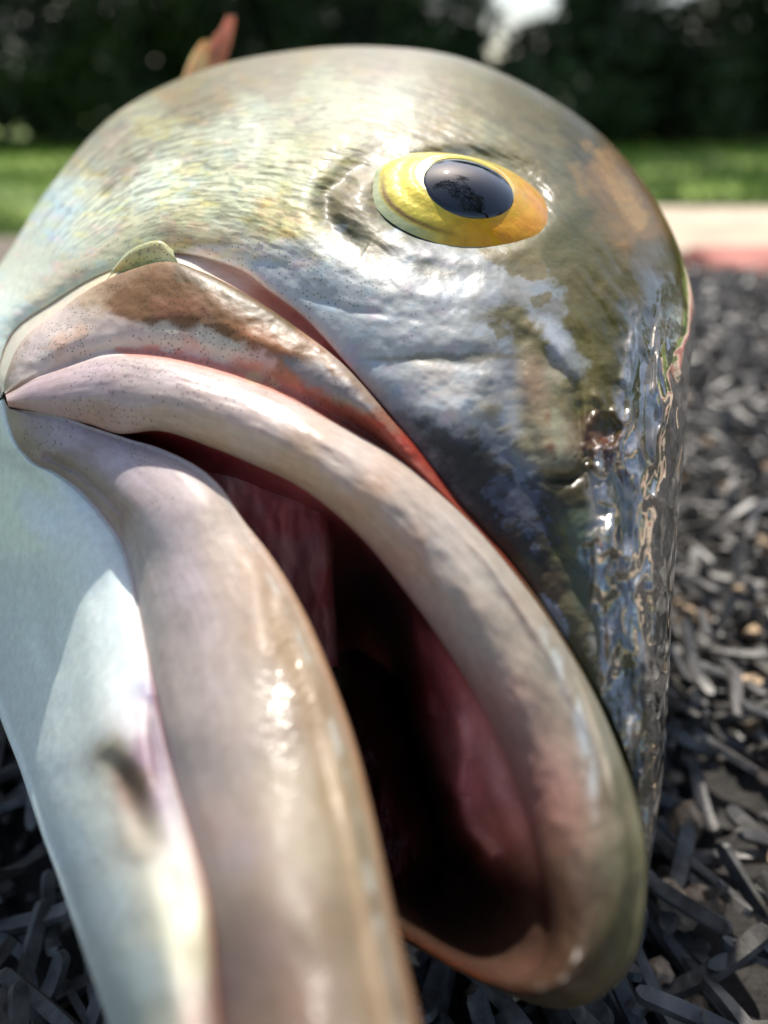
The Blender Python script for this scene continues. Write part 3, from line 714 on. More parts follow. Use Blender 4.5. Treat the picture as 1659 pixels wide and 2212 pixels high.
    tipd = smooth(8.5, 11, TT)*smooth(3.5, 6, RK)  # more of the snout's shade, put into the colour
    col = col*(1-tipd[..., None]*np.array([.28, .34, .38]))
    col = col*(1+m_lip[..., None]*(np.array([.87, .86, .93])-1))
    fib = fbm(TT*2.2+.4*fbm(u/60, v/60, oct=2, seed=201), RK*9+.8*fbm(u/50, v/50, oct=2, seed=202), oct=4, seed=203, gain=.6)
    col = col*(1+.13*(m_lip*smooth(0, 1.5, TT)*fib)[..., None]*np.array([1, 1.1, 1.2]))
    for pts, w_, c_, a_ in (([(1150, 1320), (1205, 1420), (1245, 1530), (1272, 1640), (1290, 1790)], 13, (205, 214, 216), .7),  # pale streak: sky sheen painted on the lip
                            ([(1190, 1350), (1262, 1500), (1312, 1660), (1335, 1810)], 6, (214, 200, 178), .75),
                            ([(900, 1130), (960, 1200), (1060, 1340)], 30, (212, 206, 196), .35),
                            ([(1120, 1260), (1230, 1420), (1330, 1640)], 8, (112, 108, 84), .5)):
        d_, p_ = seg_dist(u, v, pts)
        col = paint(col, m_lip*np.exp(-(d_/w_)**2)*smooth(-.5, .3, fbm(u/30, v/60, oct=3, seed=204))*np.sin(np.clip(p_, .03, .97)*math.pi)**.6, c_, a_)
    # red groove at the foot of the maxilla
    rg = seg_mask(RK, 9.3, 11.4, .4)*smooth(3.6, 4.6, TT)*(1-smooth(8.0, 9.2, TT))
    col = col*(1-.55*rg[..., None])+lin((150, 72, 56))*.55*rg[..., None]
    chk = m_ch
    # nape mottling: short dashes following the body
    dash = fbm(TT*6+.5*vnoise(u/30, v/30, seed=5), RK*5, oct=3, seed=80, gain=.55)
    nap = chk*smooth(640, 420, v+.12*np.abs(u-700))*smooth(160, 260, v+.0*u)
    col *= (1-.26*nap*smooth(.05, .5, dash))[..., None]
    col *= (1+.22*nap*smooth(.1, .6, fbm(u/26, v/11, oct=2, seed=81)))[..., None]
    # pastel shimmer patches on the bare cheek and nape
    pink = smooth(.15, .6, fbm(u/40, v/26, oct=3, seed=83))*chk*smooth(1150, 950, u)
    col = col*(1+pink[..., None]*(np.array([1.10, .95, 1.02])-1))
    yel = smooth(.15, .6, fbm(u/44+9, v/22, oct=3, seed=84))*chk*smooth(1000, 700, u)*smooth(640, 500, v)
    col = col*(1+yel[..., None]*(np.array([1.08, 1.0, .74])-1))
    blu = smooth(.1, .6, fbm(u/50-4, v/30, oct=3, seed=85))*chk
    col = col*(1+blu[..., None]*(np.array([.9, .99, 1.08])-1))
    # dark brown blotches of the snout and cheek
    br = smooth(.12, .38, fbm(u/48, v/36, oct=4, seed=86, gain=.6))*chk*smooth(960, 1060, u)*smooth(560, 660, v)*smooth(1000, 860, v)
    col = col*(1-.3*br[..., None])+lin((112, 100, 62))*.3*br[..., None]
    dk = .5*smooth(.0, .35, fbm(u/30, v/50, oct=4, seed=87, gain=.6)-.1)*chk*smooth(900, 1000, v)*smooth(1300, 1200, v)*smooth(1240, 1150, u)
    col = col*(1-.6*dk[..., None])+lin((42, 42, 36))*.6*dk[..., None]
    # spots
    for (cu, cv, ru, rv, c, a) in ((1190, 965, 11, 9, (95, 50, 40), .75), (1183, 900, 9, 12, (130, 85, 65), .5), (1306, 945, 11, 15, (120, 62, 44), .6), (1316, 915, 26, 26, (92, 88, 56), .8), (1150, 830, 30, 60, (150, 110, 92), .4), (1220, 1036, 45, 12, (40, 38, 25), .7), (1080, 770, 40, 9, (100, 88, 60), .6), (850, 775, 60, 6, (140, 130, 100), .6)):
        m_ = np.exp(-(((u-cu)/ru)**2+((v-cv)/rv)**2)**1.5)*chk*a
        col = col*(1-m_[..., None])+lin(c)*m_[..., None]
    # freckles: small dark pores, on the maxilla, upper lip and cheek front
    fr = np.zeros_like(u)
    fr = np.maximum(fr, .9*m_mx*smooth(-.15, .35, fbm(u/60, v/40, oct=2, seed=90)+.45*g2(u, v, 400, 640, 260, 90, .35)))
    fr = np.maximum(fr, .7*m_lip*g2(u, v, 330, 810, 190, 55, .15))
    fr = np.maximum(fr, .7*m_lip*g2(u, v, 220, 895, 130, 30, .1))
    fr = np.maximum(fr, .55*chk*g2(u, v, 680, 600, 190, 70, .3))
    fr = np.maximum(fr, .6*chk*g2(u, v, 300, 560, 90, 40, -.3))
    fr = np.maximum(fr, .7*chk*g2(u, v, 1310, 870, 60, 60))
    # gloss
    rough = np.full(u.shape, .30)+.16*m_mx
    rough -= .14*m_lip+.06*m_in
    rough = np.where(m_ch > .5, .42+.14*smooth(700, 400, v)*smooth(1000, 700, u)-.20*smooth(1000, 1250, u)*smooth(1500, 500, v), rough)
    wetside = np.maximum(m_ch*smooth(0, 20, u-(1266+66*smooth(1000, 900, v)+26*vnoise(v/70, v*0+2, seed=4)+14*vnoise(v/22, v*0, seed=14)))*smooth(600, 700, v), .75*m_ch*smooth(1270, 1350, u)*smooth(500, 640, v)*smooth(0, .25, fbm((u-v*.35)/36, v/110, oct=3, seed=97)))
    rough = rough*(1-wetside)+.05*wetside
    film = np.maximum(m_ch*film_m, .0)
    _unused = m_ch*smooth(.0, .12, fbm(u/75, v/55, oct=4, seed=95, gain=.55)+.35*g2(u, v, 1020, 640, 190, 150)+.2*g2(u, v, 1100, 1080, 120, 160)-.12)
    film = np.maximum(film, wetside)
    pearl = m_ch*np.clip(g2(u, v, 820, 650, 260, 160, .3)+.8*g2(u, v, 960, 830, 90, 90)+.7*g2(u, v, 620, 560, 160, 70)+.5*smooth(520, 300, v), 0, 1)*smooth(1250, 1050, u)
    coat = np.clip(.03*m_lip+.4*m_lip*(g2(u, v, 995, 1250, 45, 60)+g2(u, v, 60, 890, 60, 60))+.05*m_mx+.06*m_ch+.14*m_ch*smooth(520, 300, v)*smooth(1.3, 2.2, np.hypot((u-960)/225, (v-430)/128))+.9*film, 0, 1)
    rough = rough+.14*m_lip-.1*m_lip*g2(u, v, 1230, 1560, 70, 260)
    col = paint(col, np.clip(1.4*g2(u, v, 1090, 1990, 170, 110), 0, 1)*(1-smooth(5.5, 8, RK)), (62, 46, 38), .92)  # shade on the mouth floor and its rim, painted in
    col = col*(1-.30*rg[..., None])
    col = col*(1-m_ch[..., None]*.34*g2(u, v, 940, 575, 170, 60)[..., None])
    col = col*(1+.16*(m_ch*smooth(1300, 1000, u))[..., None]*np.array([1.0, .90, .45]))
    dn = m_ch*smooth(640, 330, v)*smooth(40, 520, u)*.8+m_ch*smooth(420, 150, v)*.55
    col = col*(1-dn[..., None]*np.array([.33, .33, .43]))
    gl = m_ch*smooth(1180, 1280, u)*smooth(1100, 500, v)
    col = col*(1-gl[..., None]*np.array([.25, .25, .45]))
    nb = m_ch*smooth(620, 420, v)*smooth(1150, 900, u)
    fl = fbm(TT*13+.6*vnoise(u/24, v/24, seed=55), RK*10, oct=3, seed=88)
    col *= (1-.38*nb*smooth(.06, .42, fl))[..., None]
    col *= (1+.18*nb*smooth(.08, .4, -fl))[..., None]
    pearl = np.clip(pearl, 0, 1)*(1-dn)*.5
    ck_ = m_ch*g2(u, v, 850, 640, 330, 190, .2)
    col = col*(1-.32*ck_[..., None])
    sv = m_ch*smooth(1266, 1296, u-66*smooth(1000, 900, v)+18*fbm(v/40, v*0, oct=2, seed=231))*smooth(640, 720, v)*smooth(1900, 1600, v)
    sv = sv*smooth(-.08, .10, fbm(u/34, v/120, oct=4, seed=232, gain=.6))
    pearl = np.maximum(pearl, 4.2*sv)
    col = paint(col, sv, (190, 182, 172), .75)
    return np.clip(col, 0, .9), rough, film, pearl, coat, fr

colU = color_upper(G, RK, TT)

# ---- lower jaw, chin
TL = np.linspace(0, 12, 760)
Li = row([(0,20,884,89),(0.5,120,897,86),(1,200,922,84.5),(1.5,280,948,83),(2,350,970,81),(2.5,425,1007,79),(3,480,1055,77),(3.5,530,1128,75),(4,580,1192,73),(5,660,1325,69),(6,725,1480,64),(7,772,1620,60),(8,815,1800,55),(9,856,2000,50),(10,900,2190,45),(11,950,2450,40),(12,900,2720,38)], TL)
Lo = row([(0,8,862,93),(0.12,16,905,91.5),(0.25,30,948,90),(0.5,62,990,88.5),(1,112,1017,86.5),(1.5,160,1048,85),(2,198,1085,83),(2.5,225,1118,81),(3,260,1168,79),(3.5,281,1230,77),(4,297,1300,74),(5,322,1430,69),(6,347,1560,64),(7,377,1690,60),(8,412,1810,55.5),(9,450,1960,50.5),(10,470,2200,46),(11,500,2450,41),(12,600,2720,40)], TL)
SL = row([(0,-190,930,120),(0.5,-200,1000,117),(1,-200,1080,113),(2,-160,1220,105),(3,-85,1360,98),(4,-28,1470,91),(5,10,1570,84),(6,48,1665,77),(7,90,1790,70),(8,135,1910,63),(9,180,2040,57),(10,236,2200,51),(11,310,2450,46),(12,480,2720,44)], TL)
BL1 = row([(0,-150,930,140),(1,-150,1090,130),(2,-110,1230,122),(3,-30,1370,115),(4,40,1470,108),(5,90,1570,100),(6,140,1660,93),(7,190,1780,85),(8,240,1890,76),(9,290,2010,68),(10,340,2150,61),(11,420,2380,54),(12,560,2600,50)], TL)
BL2 = row([(0,0,930,160),(1,20,1080,150),(2,60,1200,140),(3,140,1300,130),(4,220,1400,122),(5,300,1500,112),(6,380,1590,103),(7,440,1700,94),(8,500,1800,84),(9,560,1930,75),(10,620,2080,66),(11,700,2300,58),(12,730,2550,52)], TL)
I2 = row([(0,120,925,110),(1,220,970,108),(2,340,1050,104),(3,440,1180,100),(4,520,1290,95),(5,590,1400,90),(6,650,1530,84),(7,700,1660,78),(8,745,1820,71),(9,790,2000,64),(10,835,2180,58),(11,880,2420,51),(12,850,2620,46)], TL)
I1 = row([(0,70,900,92),(1,205,935,91),(2,350,990,88),(3,475,1085,84),(4,570,1215,79),(5,650,1345,75),(6,713,1495,70),(7,762,1635,65),(8,806,1812,60),(9,848,2006,54.5),(10,892,2195,49),(11,940,2450,43.5),(12,890,2700,40)], TL)
wj = smooth(0, 3.0, TL)[:, None]
jb = (0.9+3.4*wj)*one
cb = (0.6+1.6*wj)*one
rowsL = np.array([BL2+one*4, I2, I1, Li,
         mix(Li, Lo, .07)-jb*.35, mix(Li, Lo, .2)-jb*.75, mix(Li, Lo, .42)-jb*1.0, mix(Li, Lo, .66)-jb*.95, mix(Li, Lo, .86)-jb*.55, mix(Li, Lo, .96)-jb*.1,
         Lo+one*.9, mix(Lo, SL, .04)-cb*.1, mix(Lo, SL, .15)-cb*.9, mix(Lo, SL, .38)-cb*1.6+one*.5, mix(Lo, SL, .64)-cb*1.2+one*1.8, mix(Lo, SL, .84)-cb*.6+one*3.6, mix(Lo, SL, .95)-cb*.2+one*5.6, SL+one*8.5,
         BL1+one*8, BL2+one*8.0])
nsubL = [8, 10, 10, 10, 16, 26, 28, 24, 14, 10, 8, 14, 30, 34, 26, 16, 12, 10, 8]
assert len(nsubL) == len(rowsL)-1
rkL = np.concatenate([np.linspace(k, k+1, n_, endpoint=False) for k, n_ in enumerate(nsubL)]+[[len(rowsL)-1]])
GL = hermite(np.arange(len(rowsL)), rowsL, rkL)
RL = np.repeat(rkL[:, None], len(TL), 1); TTL = np.repeat(TL[None], len(rkL), 0)

def detail_lower(G, RK, TT):
    u, v, z = G[..., 0], G[..., 1], G[..., 2].copy()
    jaw = smooth(3.5, 5, RK)*(1-smooth(8.8, 9.8, RK)); chin = smooth(11, 12.5, RK)*(1-smooth(16, 17, RK))
    z -= jaw*(.45*fbm(u/170, v/240, oct=2, seed=101)+.04*fbm(u/40, v/60, oct=2, seed=102))
    z -= jaw*.07*fbm(u/8, v/9, oct=2, seed=103)*np.clip(2.6*g2(u, v, 615, 1540, 60, 150)+g2(u, v, 200, 960, 180, 70)+.6*g2(u, v, 700, 2150, 80, 120), 0, 1)
    d, p = seg_dist(u, v, [(640, 1300), (700, 1440), (745, 1600), (790, 1800), (835, 2020), (880, 2220)])
    z -= jaw*.30*np.exp(-((d-24)/18)**2)
    z += jaw*.22*np.exp(-((d-56)/22)**2)
    d, p = seg_dist(u, v, [(100, 985), (170, 1020), (230, 1075), (265, 1110), (275, 1180)])
    z += jaw*.7*np.exp(-(d/9)**2)*smooth(60, 110, u)
    z -= chin*(.6*fbm(u/110, v/190, oct=2, seed=111)+.04*fbm(u/22, v/40, oct=2, seed=112))
    d, p = seg_dist(u, v, [(95, 1260), (88, 1380), (110, 1470)])
    z += chin*1.0*np.exp(-(d/22)**2)*np.sin(np.clip(p, .0, 1)*math.pi)
    # torn notch in the chin skin
    d, p = seg_dist(u, v, [(225, 1620), (270, 1680), (300, 1760), (325, 1845)])
    z += chin*1.6*np.exp(-(d/28)**2)*np.sin(np.clip(p, .0, 1)*math.pi)
    d, p = seg_dist(u, v, [(325, 1500), (340, 1620), (350, 1720)])
    z += 1.3*np.exp(-(d/18)**2)*np.sin(np.clip(p, .0, 1)*math.pi)*smooth(8.5, 10, RK)*(1-smooth(16, 17, RK))
    return np.stack([u, v, z], -1)
GL = detail_lower(GL, RL, TTL)
# the chin tip closes in a rounded end
_cen = GL.mean(0, keepdims=True)
_f = np.sqrt(np.clip(1-np.clip((TL-10.5)/1.5, 0, 1)**2.4, 0.0001, 1))[None, :, None]
GL = _cen+(GL-_cen)*_f
jaw_a = [(40,900,(190,165,150)),(60,960,(165,145,125)),(130,940,(205,185,190)),(130,1005,(160,138,115)),(250,1000,(208,188,190)),(200,1060,(170,145,128)),(300,1050,(210,188,182)),(250,1110,(190,155,135)),(400,1060,(215,195,182)),
 (480,1110,(212,190,165)),(350,1150,(215,195,188)),(300,1250,(208,188,178)),(480,1200,(208,182,155)),(400,1250,(210,190,185)),(560,1240,(200,165,130)),(420,1350,(205,185,172)),(600,1350,(190,160,120)),(640,1400,(175,145,100)),
 (360,1500,(190,170,155)),(450,1500,(190,172,158)),(560,1500,(188,170,145)),(680,1500,(165,135,90)),(500,1650,(180,162,145)),(620,1700,(178,160,125)),(740,1700,(160,135,85)),(420,1650,(175,158,148)),(440,1800,(175,145,132)),
 (520,1850,(165,148,140)),(600,1900,(160,140,112)),(680,1850,(165,148,112)),(700,2000,(150,128,92)),(780,1850,(160,145,105)),(830,2050,(155,140,105)),(560,2050,(155,130,115)),(640,2150,(150,122,95)),(480,2100,(150,120,115)),(800,2180,(145,125,90)),
 (560,2300,(140,110,90)),(750,2400,(130,110,80))]
chin_a = [(-100,1000,(190,210,200)),(10,960,(200,218,212)),(20,1080,(195,212,208)),(60,1050,(215,225,225)),(150,1150,(228,232,235)),(220,1200,(235,238,235)),(100,1250,(218,228,232)),(20,1300,(190,205,205)),(90,1350,(195,210,212)),(200,1350,(232,236,230)),
 (30,1500,(185,200,205)),(150,1500,(215,225,222)),(270,1450,(238,236,226)),(90,1650,(190,205,210)),(200,1580,(225,228,225)),(290,1560,(225,215,215)),(330,1510,(130,115,160)),(320,1640,(160,135,150)),(235,1625,(165,150,125)),(290,1690,(120,95,80)),
 (320,1800,(168,150,125)),(360,1750,(150,125,140)),(200,1750,(222,222,205)),(150,1800,(195,210,215)),(350,1900,(225,220,200)),(400,1880,(190,175,165)),(230,1950,(205,215,212)),(380,2000,(222,220,198)),(300,2100,(195,205,200)),(430,2050,(195,190,165)),
 (430,2180,(170,155,145)),(330,2200,(205,205,185)),(260,2180,(180,190,185)),(400,2500,(180,170,150))]
def color_lower(G, RK, TT):
    u, v = G[..., 0], G[..., 1]
    wu = u+26*fbm(u/80, v/80, oct=4, seed=121); wv = v+30*fbm(u/80, v/80, oct=4, seed=122)
    cj = idw(wu, wv, jaw_a, 3.2, 30); cc = idw(wu, wv, chin_a, 3.6, 20)
    ci = np.ones(u.shape+(3,))*lin((150, 70, 62))
    mi = 1-smooth(2.4, 3.4, RK); mj = seg_mask(RK, 2.9, 9.9, .5); mc = smooth(9.7, 10.6, RK)
    W = (mi+mj+mc+1e-6)[..., None]
    col = (ci*mi[..., None]+cj*mj[..., None]+cc*mc[..., None])/W
    pk = np.exp(-((RK-10.1)/.5)**2)*smooth(1.2, 2, TT)*.55
    col = col*(1-pk[..., None])+lin((190, 125, 105))*pk[..., None]
    sp = smooth(.1, .5, fbm(u/24, v/18, oct=3, seed=125))*mj*smooth(1150, 1000, v)
    col = col*(1+sp[..., None]*(np.array([1.06, 1.03, 1.12])-1))
    mint = mc*.8
    sm_ = g2(u, v, 275, 1690, 90, 170, -.35)+g2(u, v, 335, 1560, 40, 120)
    mint = mint*np.clip(1-sm_, 0, 1)*smooth(1980, 1700, v)
    col = col*(1-mint[..., None])+lin((232, 243, 240))*mint[..., None]
    fib = fbm(TT*2.0+.4*fbm(u/60, v/80, oct=2, seed=211), RK*7+.8*fbm(u/60, v/80, oct=2, seed=212), oct=4, seed=213, gain=.6)
    col = col*(1+.13*(mj*smooth(0, 1.5, TT)*fib)[..., None]*np.array([1, 1.1, 1.2]))
    col = col*(1+mj[..., None]*(np.array([.80, .80, .88])-1))
    bro = g2(u, v, 285, 1700, 34, 110, -.32)
    col = paint(col, mc*bro, (112, 92, 76), .8)
    col = paint(col, mc*g2(u, v, 345, 1640, 32, 150, -.2), (150, 138, 150), .7)
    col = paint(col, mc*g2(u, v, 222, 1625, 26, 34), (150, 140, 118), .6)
    col = col*(1-(.22*mj*smooth(1600, 2100, v))[..., None]*np.array([.8, 1, 1.1]))
    gy = col.mean(-1, keepdims=True)
    col = col+(gy*np.array([1.04, 1.0, .96])-col)*(.30*mj)[..., None]
    lw = mj*smooth(3.2, 5, TT)
    col = paint(col, lw*np.exp(-((RK-4.85)/.35)**2), (168, 140, 104), .35)
    col = paint(col, lw*np.exp(-((RK-4.25)/.16)**2)*smooth(-.4, .3, fbm(u/30, v/50, oct=2, seed=214)), (205, 208, 200), .55)
    col = paint(col, lw*(1-smooth(3.4, 3.9, RK)), (150, 110, 78), .6)
    rough = .46*mj+.40*mc+.3*mi; rough /= (mi+mj+mc)
    rough = np.clip(rough+.08*fbm(u/50, v/60, oct=3, seed=126), .1, .5)
    film = .7*smooth(0, .3, fbm(u/60, v/90, oct=3, seed=128))*mc*g2(u, v, 60, 1100, 90, 140)+.5*mj*g2(u, v, 618, 1560, 60, 170)
    fr = .4*mj*smooth(1120, 1000, v)*smooth(0, .4, fbm(u/60, v/40, oct=2, seed=129))
    return np.clip(col, 0, .9), rough, film, .3*mc*smooth(300, 50, u), np.clip(.02*mj+.26*mj*np.clip(g2(u, v, 616, 1540, 34, 100)+g2(u, v, 540, 1205, 18, 18)+g2(u, v, 90, 930, 70, 60)+.7*g2(u, v, 700, 2150, 50, 90), 0, 1)+.04*mc+.3*mc*g2(u, v, 60, 1100, 90, 140), 0, 1), fr
colL = color_lower(GL, RL, TTL)

# ---- inner cheek membrane closing the corner of the mouth, and the tongue
def patch(rows_, tn, rn, jitter=0.0, seed=1):
    rows_ = np.array(rows_, float)
    a = hermite(np.arange(len(rows_)), rows_, np.linspace(0, len(rows_)-1, rn))
    a = np.swapaxes(hermite(np.arange(rows_.shape[1]), np.swapaxes(a, 0, 1), np.linspace(0, rows_.shape[1]-1, tn)), 0, 1)
    if jitter: a[..., 2] -= jitter*fbm(a[..., 0]/40, a[..., 1]/80, oct=3, seed=seed)
    return a
memb = patch([[(300,900,100),(450,900,98),(600,980,93),(700,1030,92),(730,1080,100)],
              [(300,1000,100),(450,1020,96),(590,1080,91),(697,1120,90),(725,1140,99)],
              [(300,1200,102),(450,1200,96),(600,1200,91),(706,1220,90),(722,1240,99)],
              [(300,1400,102),(450,1380,96),(620,1340,91),(714,1340,90),(728,1350,99)],
              [(300,1600,104),(500,1560,96),(660,1480,91),(722,1440,91),(735,1450,100)]], 90, 110, 1.2, 3)
memb[..., 2] -= 6.5*smooth(300, 420, memb[..., 0])
tong = patch([[(690,1440,112),(760,1400,112),(830,1440,116),(880,1500,128)],
              [(700,1560,98),(790,1530,98),(860,1560,104),(900,1600,118)],
              [(740,1700,90),(830,1670,89),(900,1690,96),(940,1730,108)],
              [(780,1880,84),(860,1840,83),(930,1830,88),(970,1850,98)],
              [(800,2040,80),(880,1980,82),(930,1930,90),(960,1900,98)]], 60, 90, 1.5, 4)
def flat_col(G, c, c2, rough=.25, fr=0, coat=.5, seed=5):
    u, v = G[..., 0], G[..., 1]; m_ = smooth(-.4, .4, fbm(u/50, v/70, oct=3, seed=seed))[..., None]
    col = lin(c)*(1-m_)+lin(c2)*m_; o_ = np.ones(u.shape)
    return col, rough*o_, 0*o_, 0*o_, coat*o_, fr*o_
colM = flat_col(memb, (236, 128, 120), (246, 172, 160), .5, coat=0.)
mm = smooth(520, 690, memb[..., 0])[..., None]; colM = (colM[0]*(1-.65*mm)+lin((96, 34, 30))*.65*mm,)+colM[1:]
colT = flat_col(tong, (75, 25, 22), (95, 34, 30), .5, coat=.1)
# small freckled flap behind the upper jaw plate
flap = patch([[(225,612,93),(250,590,92.6),(300,590,92.5),(340,590,92.3),(392,590,92.5)],
              [(236,596,92),(262,570,91.6),(305,560,91.2),(345,555,91.2),(388,574,91.5)],
              [(243,582,92),(272,552,91.4),(308,535,91),(345,530,91),(377,552,91.4)],
              [(250,575,93),(276,544,92.4),(310,526,92),(346,520,92),(374,540,92.4)],
              [(258,580,96),(285,556,96),(312,540,96),(345,535,96),(366,550,96)]], 70, 60, .25, 6)
colF = flat_col(flap, (205, 205, 160), (190, 192, 135), .2, .95, .6)

V_, Q_, cols, off = [], [], [], 0
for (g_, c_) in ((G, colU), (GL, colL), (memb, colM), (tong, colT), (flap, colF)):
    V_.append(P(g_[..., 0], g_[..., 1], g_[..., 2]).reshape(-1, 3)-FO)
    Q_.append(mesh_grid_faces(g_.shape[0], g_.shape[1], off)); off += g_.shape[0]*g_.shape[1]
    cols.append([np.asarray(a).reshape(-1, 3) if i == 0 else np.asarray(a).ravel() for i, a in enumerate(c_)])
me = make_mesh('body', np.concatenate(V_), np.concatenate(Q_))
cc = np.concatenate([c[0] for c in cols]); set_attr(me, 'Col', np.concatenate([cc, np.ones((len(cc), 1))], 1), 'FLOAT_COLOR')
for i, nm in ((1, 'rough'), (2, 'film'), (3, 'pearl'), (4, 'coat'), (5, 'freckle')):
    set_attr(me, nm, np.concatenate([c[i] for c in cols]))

def skin_material():
    m, n, l, b = new_mat('fish_skin')
    A = lambda nm: N(n, 'ShaderNodeAttribute', attribute_name=nm)
    tc = N(n, 'ShaderNodeTexCoord')
    def noise(scale, detail=4, rough=.55, stretch=None):
        x = N(n, 'ShaderNodeTexNoise'); x.inputs['Scale'].default_value = scale; x.inputs['Detail'].default_value = detail; x.inputs['Roughness'].default_value = rough
        if stretch:
            mp = N(n, 'ShaderNodeMapping'); mp.inputs['Scale'].default_value = stretch
            l.new(tc.outputs['Object'], mp.inputs['Vector']); l.new(mp.outputs[0], x.inputs['Vector'])
        else: l.new(tc.outputs['Object'], x.inputs['Vector'])
        return x
    def math_(op, a, b_=None, clamp=False):
        x = N(n, 'ShaderNodeMath', operation=op, use_clamp=clamp)
        for k, val in enumerate((a, b_)):
            if val is None: continue
            if isinstance(val, (int, float)): x.inputs[k].default_value = val
            else: l.new(val, x.inputs[k])
        return x.outputs[0]
    col = A('Col'); fr = A('freckle'); pearl = A('pearl'); film = A('film'); rg = A('rough'); coat = A('coat')
    # grain
    n1 = noise(900, 5, .6); n2 = noise(3500, 3, .6)
    g = math_('MULTIPLY_ADD', n1.outputs['Fac'], .9); n_g = g.node; n_g.inputs[1].default_value = .5; n_g.inputs[2].default_value = .75
    mx = N(n, 'ShaderNodeMix', data_type='RGBA', blend_type='MULTIPLY'); mx.inputs['Factor'].default_value = 1
    l.new(col.outputs['Color'], mx.inputs['A'])
    cmb = N(n, 'ShaderNodeCombineColor')
    for k in range(3): l.new(g, cmb.inputs[k])
    l.new(cmb.outputs[0], mx.inputs['B'])
    # freckles
    vo = N(n, 'ShaderNodeTexVoronoi', feature='F1'); vo.inputs['Scale'].default_value = 2500; vo.inputs['Randomness'].default_value = 1
    l.new(tc.outputs['Object'], vo.inputs['Vector'])
    thr = N(n, 'ShaderNodeMapRange'); thr.inputs['From Min'].default_value = .36; thr.inputs['From Max'].default_value = .18
    l.new(vo.outputs['Distance'], thr.inputs['Value'])
    rnd = N(n, 'ShaderNodeSeparateColor'); l.new(vo.outputs['Color'], rnd.inputs[0])
    gate = math_('LESS_THAN', rnd.outputs[0], math_('MULTIPLY', fr.outputs['Fac'], 1.0))
    ff = math_('MULTIPLY', math_('MULTIPLY', thr.outputs[0], gate), .62)
    mf = N(n, 'ShaderNodeMix', data_type='RGBA'); l.new(ff, mf.inputs['Factor']); l.new(mx.outputs['Result'], mf.inputs['A']); mf.inputs['B'].default_value = (.045, .038, .028, 1)
    l.new(mf.outputs['Result'], b.inputs['Base Color'])
    l.new(rg.outputs['Fac'], b.inputs['Roughness'])
    # pearly guanine sheen
    l.new(math_('MULTIPLY', pearl.outputs['Fac'], .15), b.inputs['Metallic'])
    # bump of the skin
    h = math_('MULTIPLY', n1.outputs['Fac'], .00007)
    h = math_('ADD', h, math_('MULTIPLY', n2.outputs['Fac'], .000018))
    h = math_('MULTIPLY', h, math_('SUBTRACT', 1.0, math_('MULTIPLY', film.outputs['Fac'], .93)))
    bp = N(n, 'ShaderNodeBump'); bp.inputs['Distance'].default_value = 1; bp.inputs['Strength'].default_value = .8
    l.new(h, bp.inputs['Height'])
    l.new(bp.outputs[0], b.inputs['Normal'])
    # wet film: the coat has its own, softer relief
    n3 = noise(260, 3, .5)
    hc = math_('MULTIPLY', n3.outputs['Fac'], .00010)
    hc = math_('ADD', hc, math_('MULTIPLY', n2.outputs['Fac'], .000006))
    bc = N(n, 'ShaderNodeBump'); bc.inputs['Distance'].default_value = 1; bc.inputs['Strength'].default_value = .8; l.new(hc, bc.inputs['Height'])
    l.new(bc.outputs[0], b.inputs['Coat Normal'])
    l.new(coat.outputs['Fac'], b.inputs['Coat Weight'])
    cr = N(n, 'ShaderNodeMapRange'); cr.inputs['To Min'].default_value = .16; cr.inputs['To Max'].default_value = .025
    l.new(film.outputs['Fac'], cr.inputs['Value']); l.new(cr.outputs[0], b.inputs['Coat Roughness'])
    ci_ = math_('MULTIPLY_ADD', film.outputs['Fac'], 1.1); ci_.node.inputs[2].default_value = 1.4; l.new(ci_, b.inputs['Coat IOR'])
    l.new(math_('MULTIPLY_ADD', pearl.outputs['Fac'], .35), b.inputs['Specular IOR Level'])
    b.inputs['Specular IOR Level'].links[0].from_node.inputs[2].default_value = .26
    b.inputs['Subsurface Weight'].default_value = .32
    b.inputs['Subsurface Radius'].default_value = (.85, .38, .26)
    b.inputs['Subsurface Scale'].default_value = .0035
    return m
m_skin = skin_material()
body = add_obj('body', me, m_skin, fish)

# ---- eye
_c = EYE_RING.mean(0); _n = np.linalg.svd(EYE_RING-_c)[2][2]
if _n @ (CAM-_c) < 0: _n = -_n
print('ring n cam', _n@RT, _n@UP, _n@FW, 'depth', (_c-CAM)@FW*1000)
E0 = _c
def camdir(x, y, z): d = x*RT+y*UP+z*FW; return d/np.linalg.norm(d)
En = _n; E0 = P(1000., 436., (_c-CAM)@FW*1000-.1)
Ex = camdir(1, 0, 0); Ex = Ex-(Ex@En)*En; Ex /= np.linalg.norm(Ex); Ey = np.cross(En, Ex)
def disc(prof, nseg, stretch=None, off=(0, 0)):
    """surface of revolution about the eye axis; prof rows (r mm, h mm)"""
    th = np.linspace(0, 2*math.pi, nseg, endpoint=False)
    prof = np.asarray(prof, float); V = []
    for k, (r_, h_) in enumerate(prof):
        f = 1+0*th if stretch is None else stretch(th, r_)
        x = np.cos(th)*r_*f+off[0]; y = np.sin(th)*r_*f+off[1]
        V.append(E0+(x[:, None]*Ex+y[:, None]*Ey+h_*En)*.001)
    return np.concatenate(V)-FO, mesh_grid_faces(len(prof), nseg, closed=True)
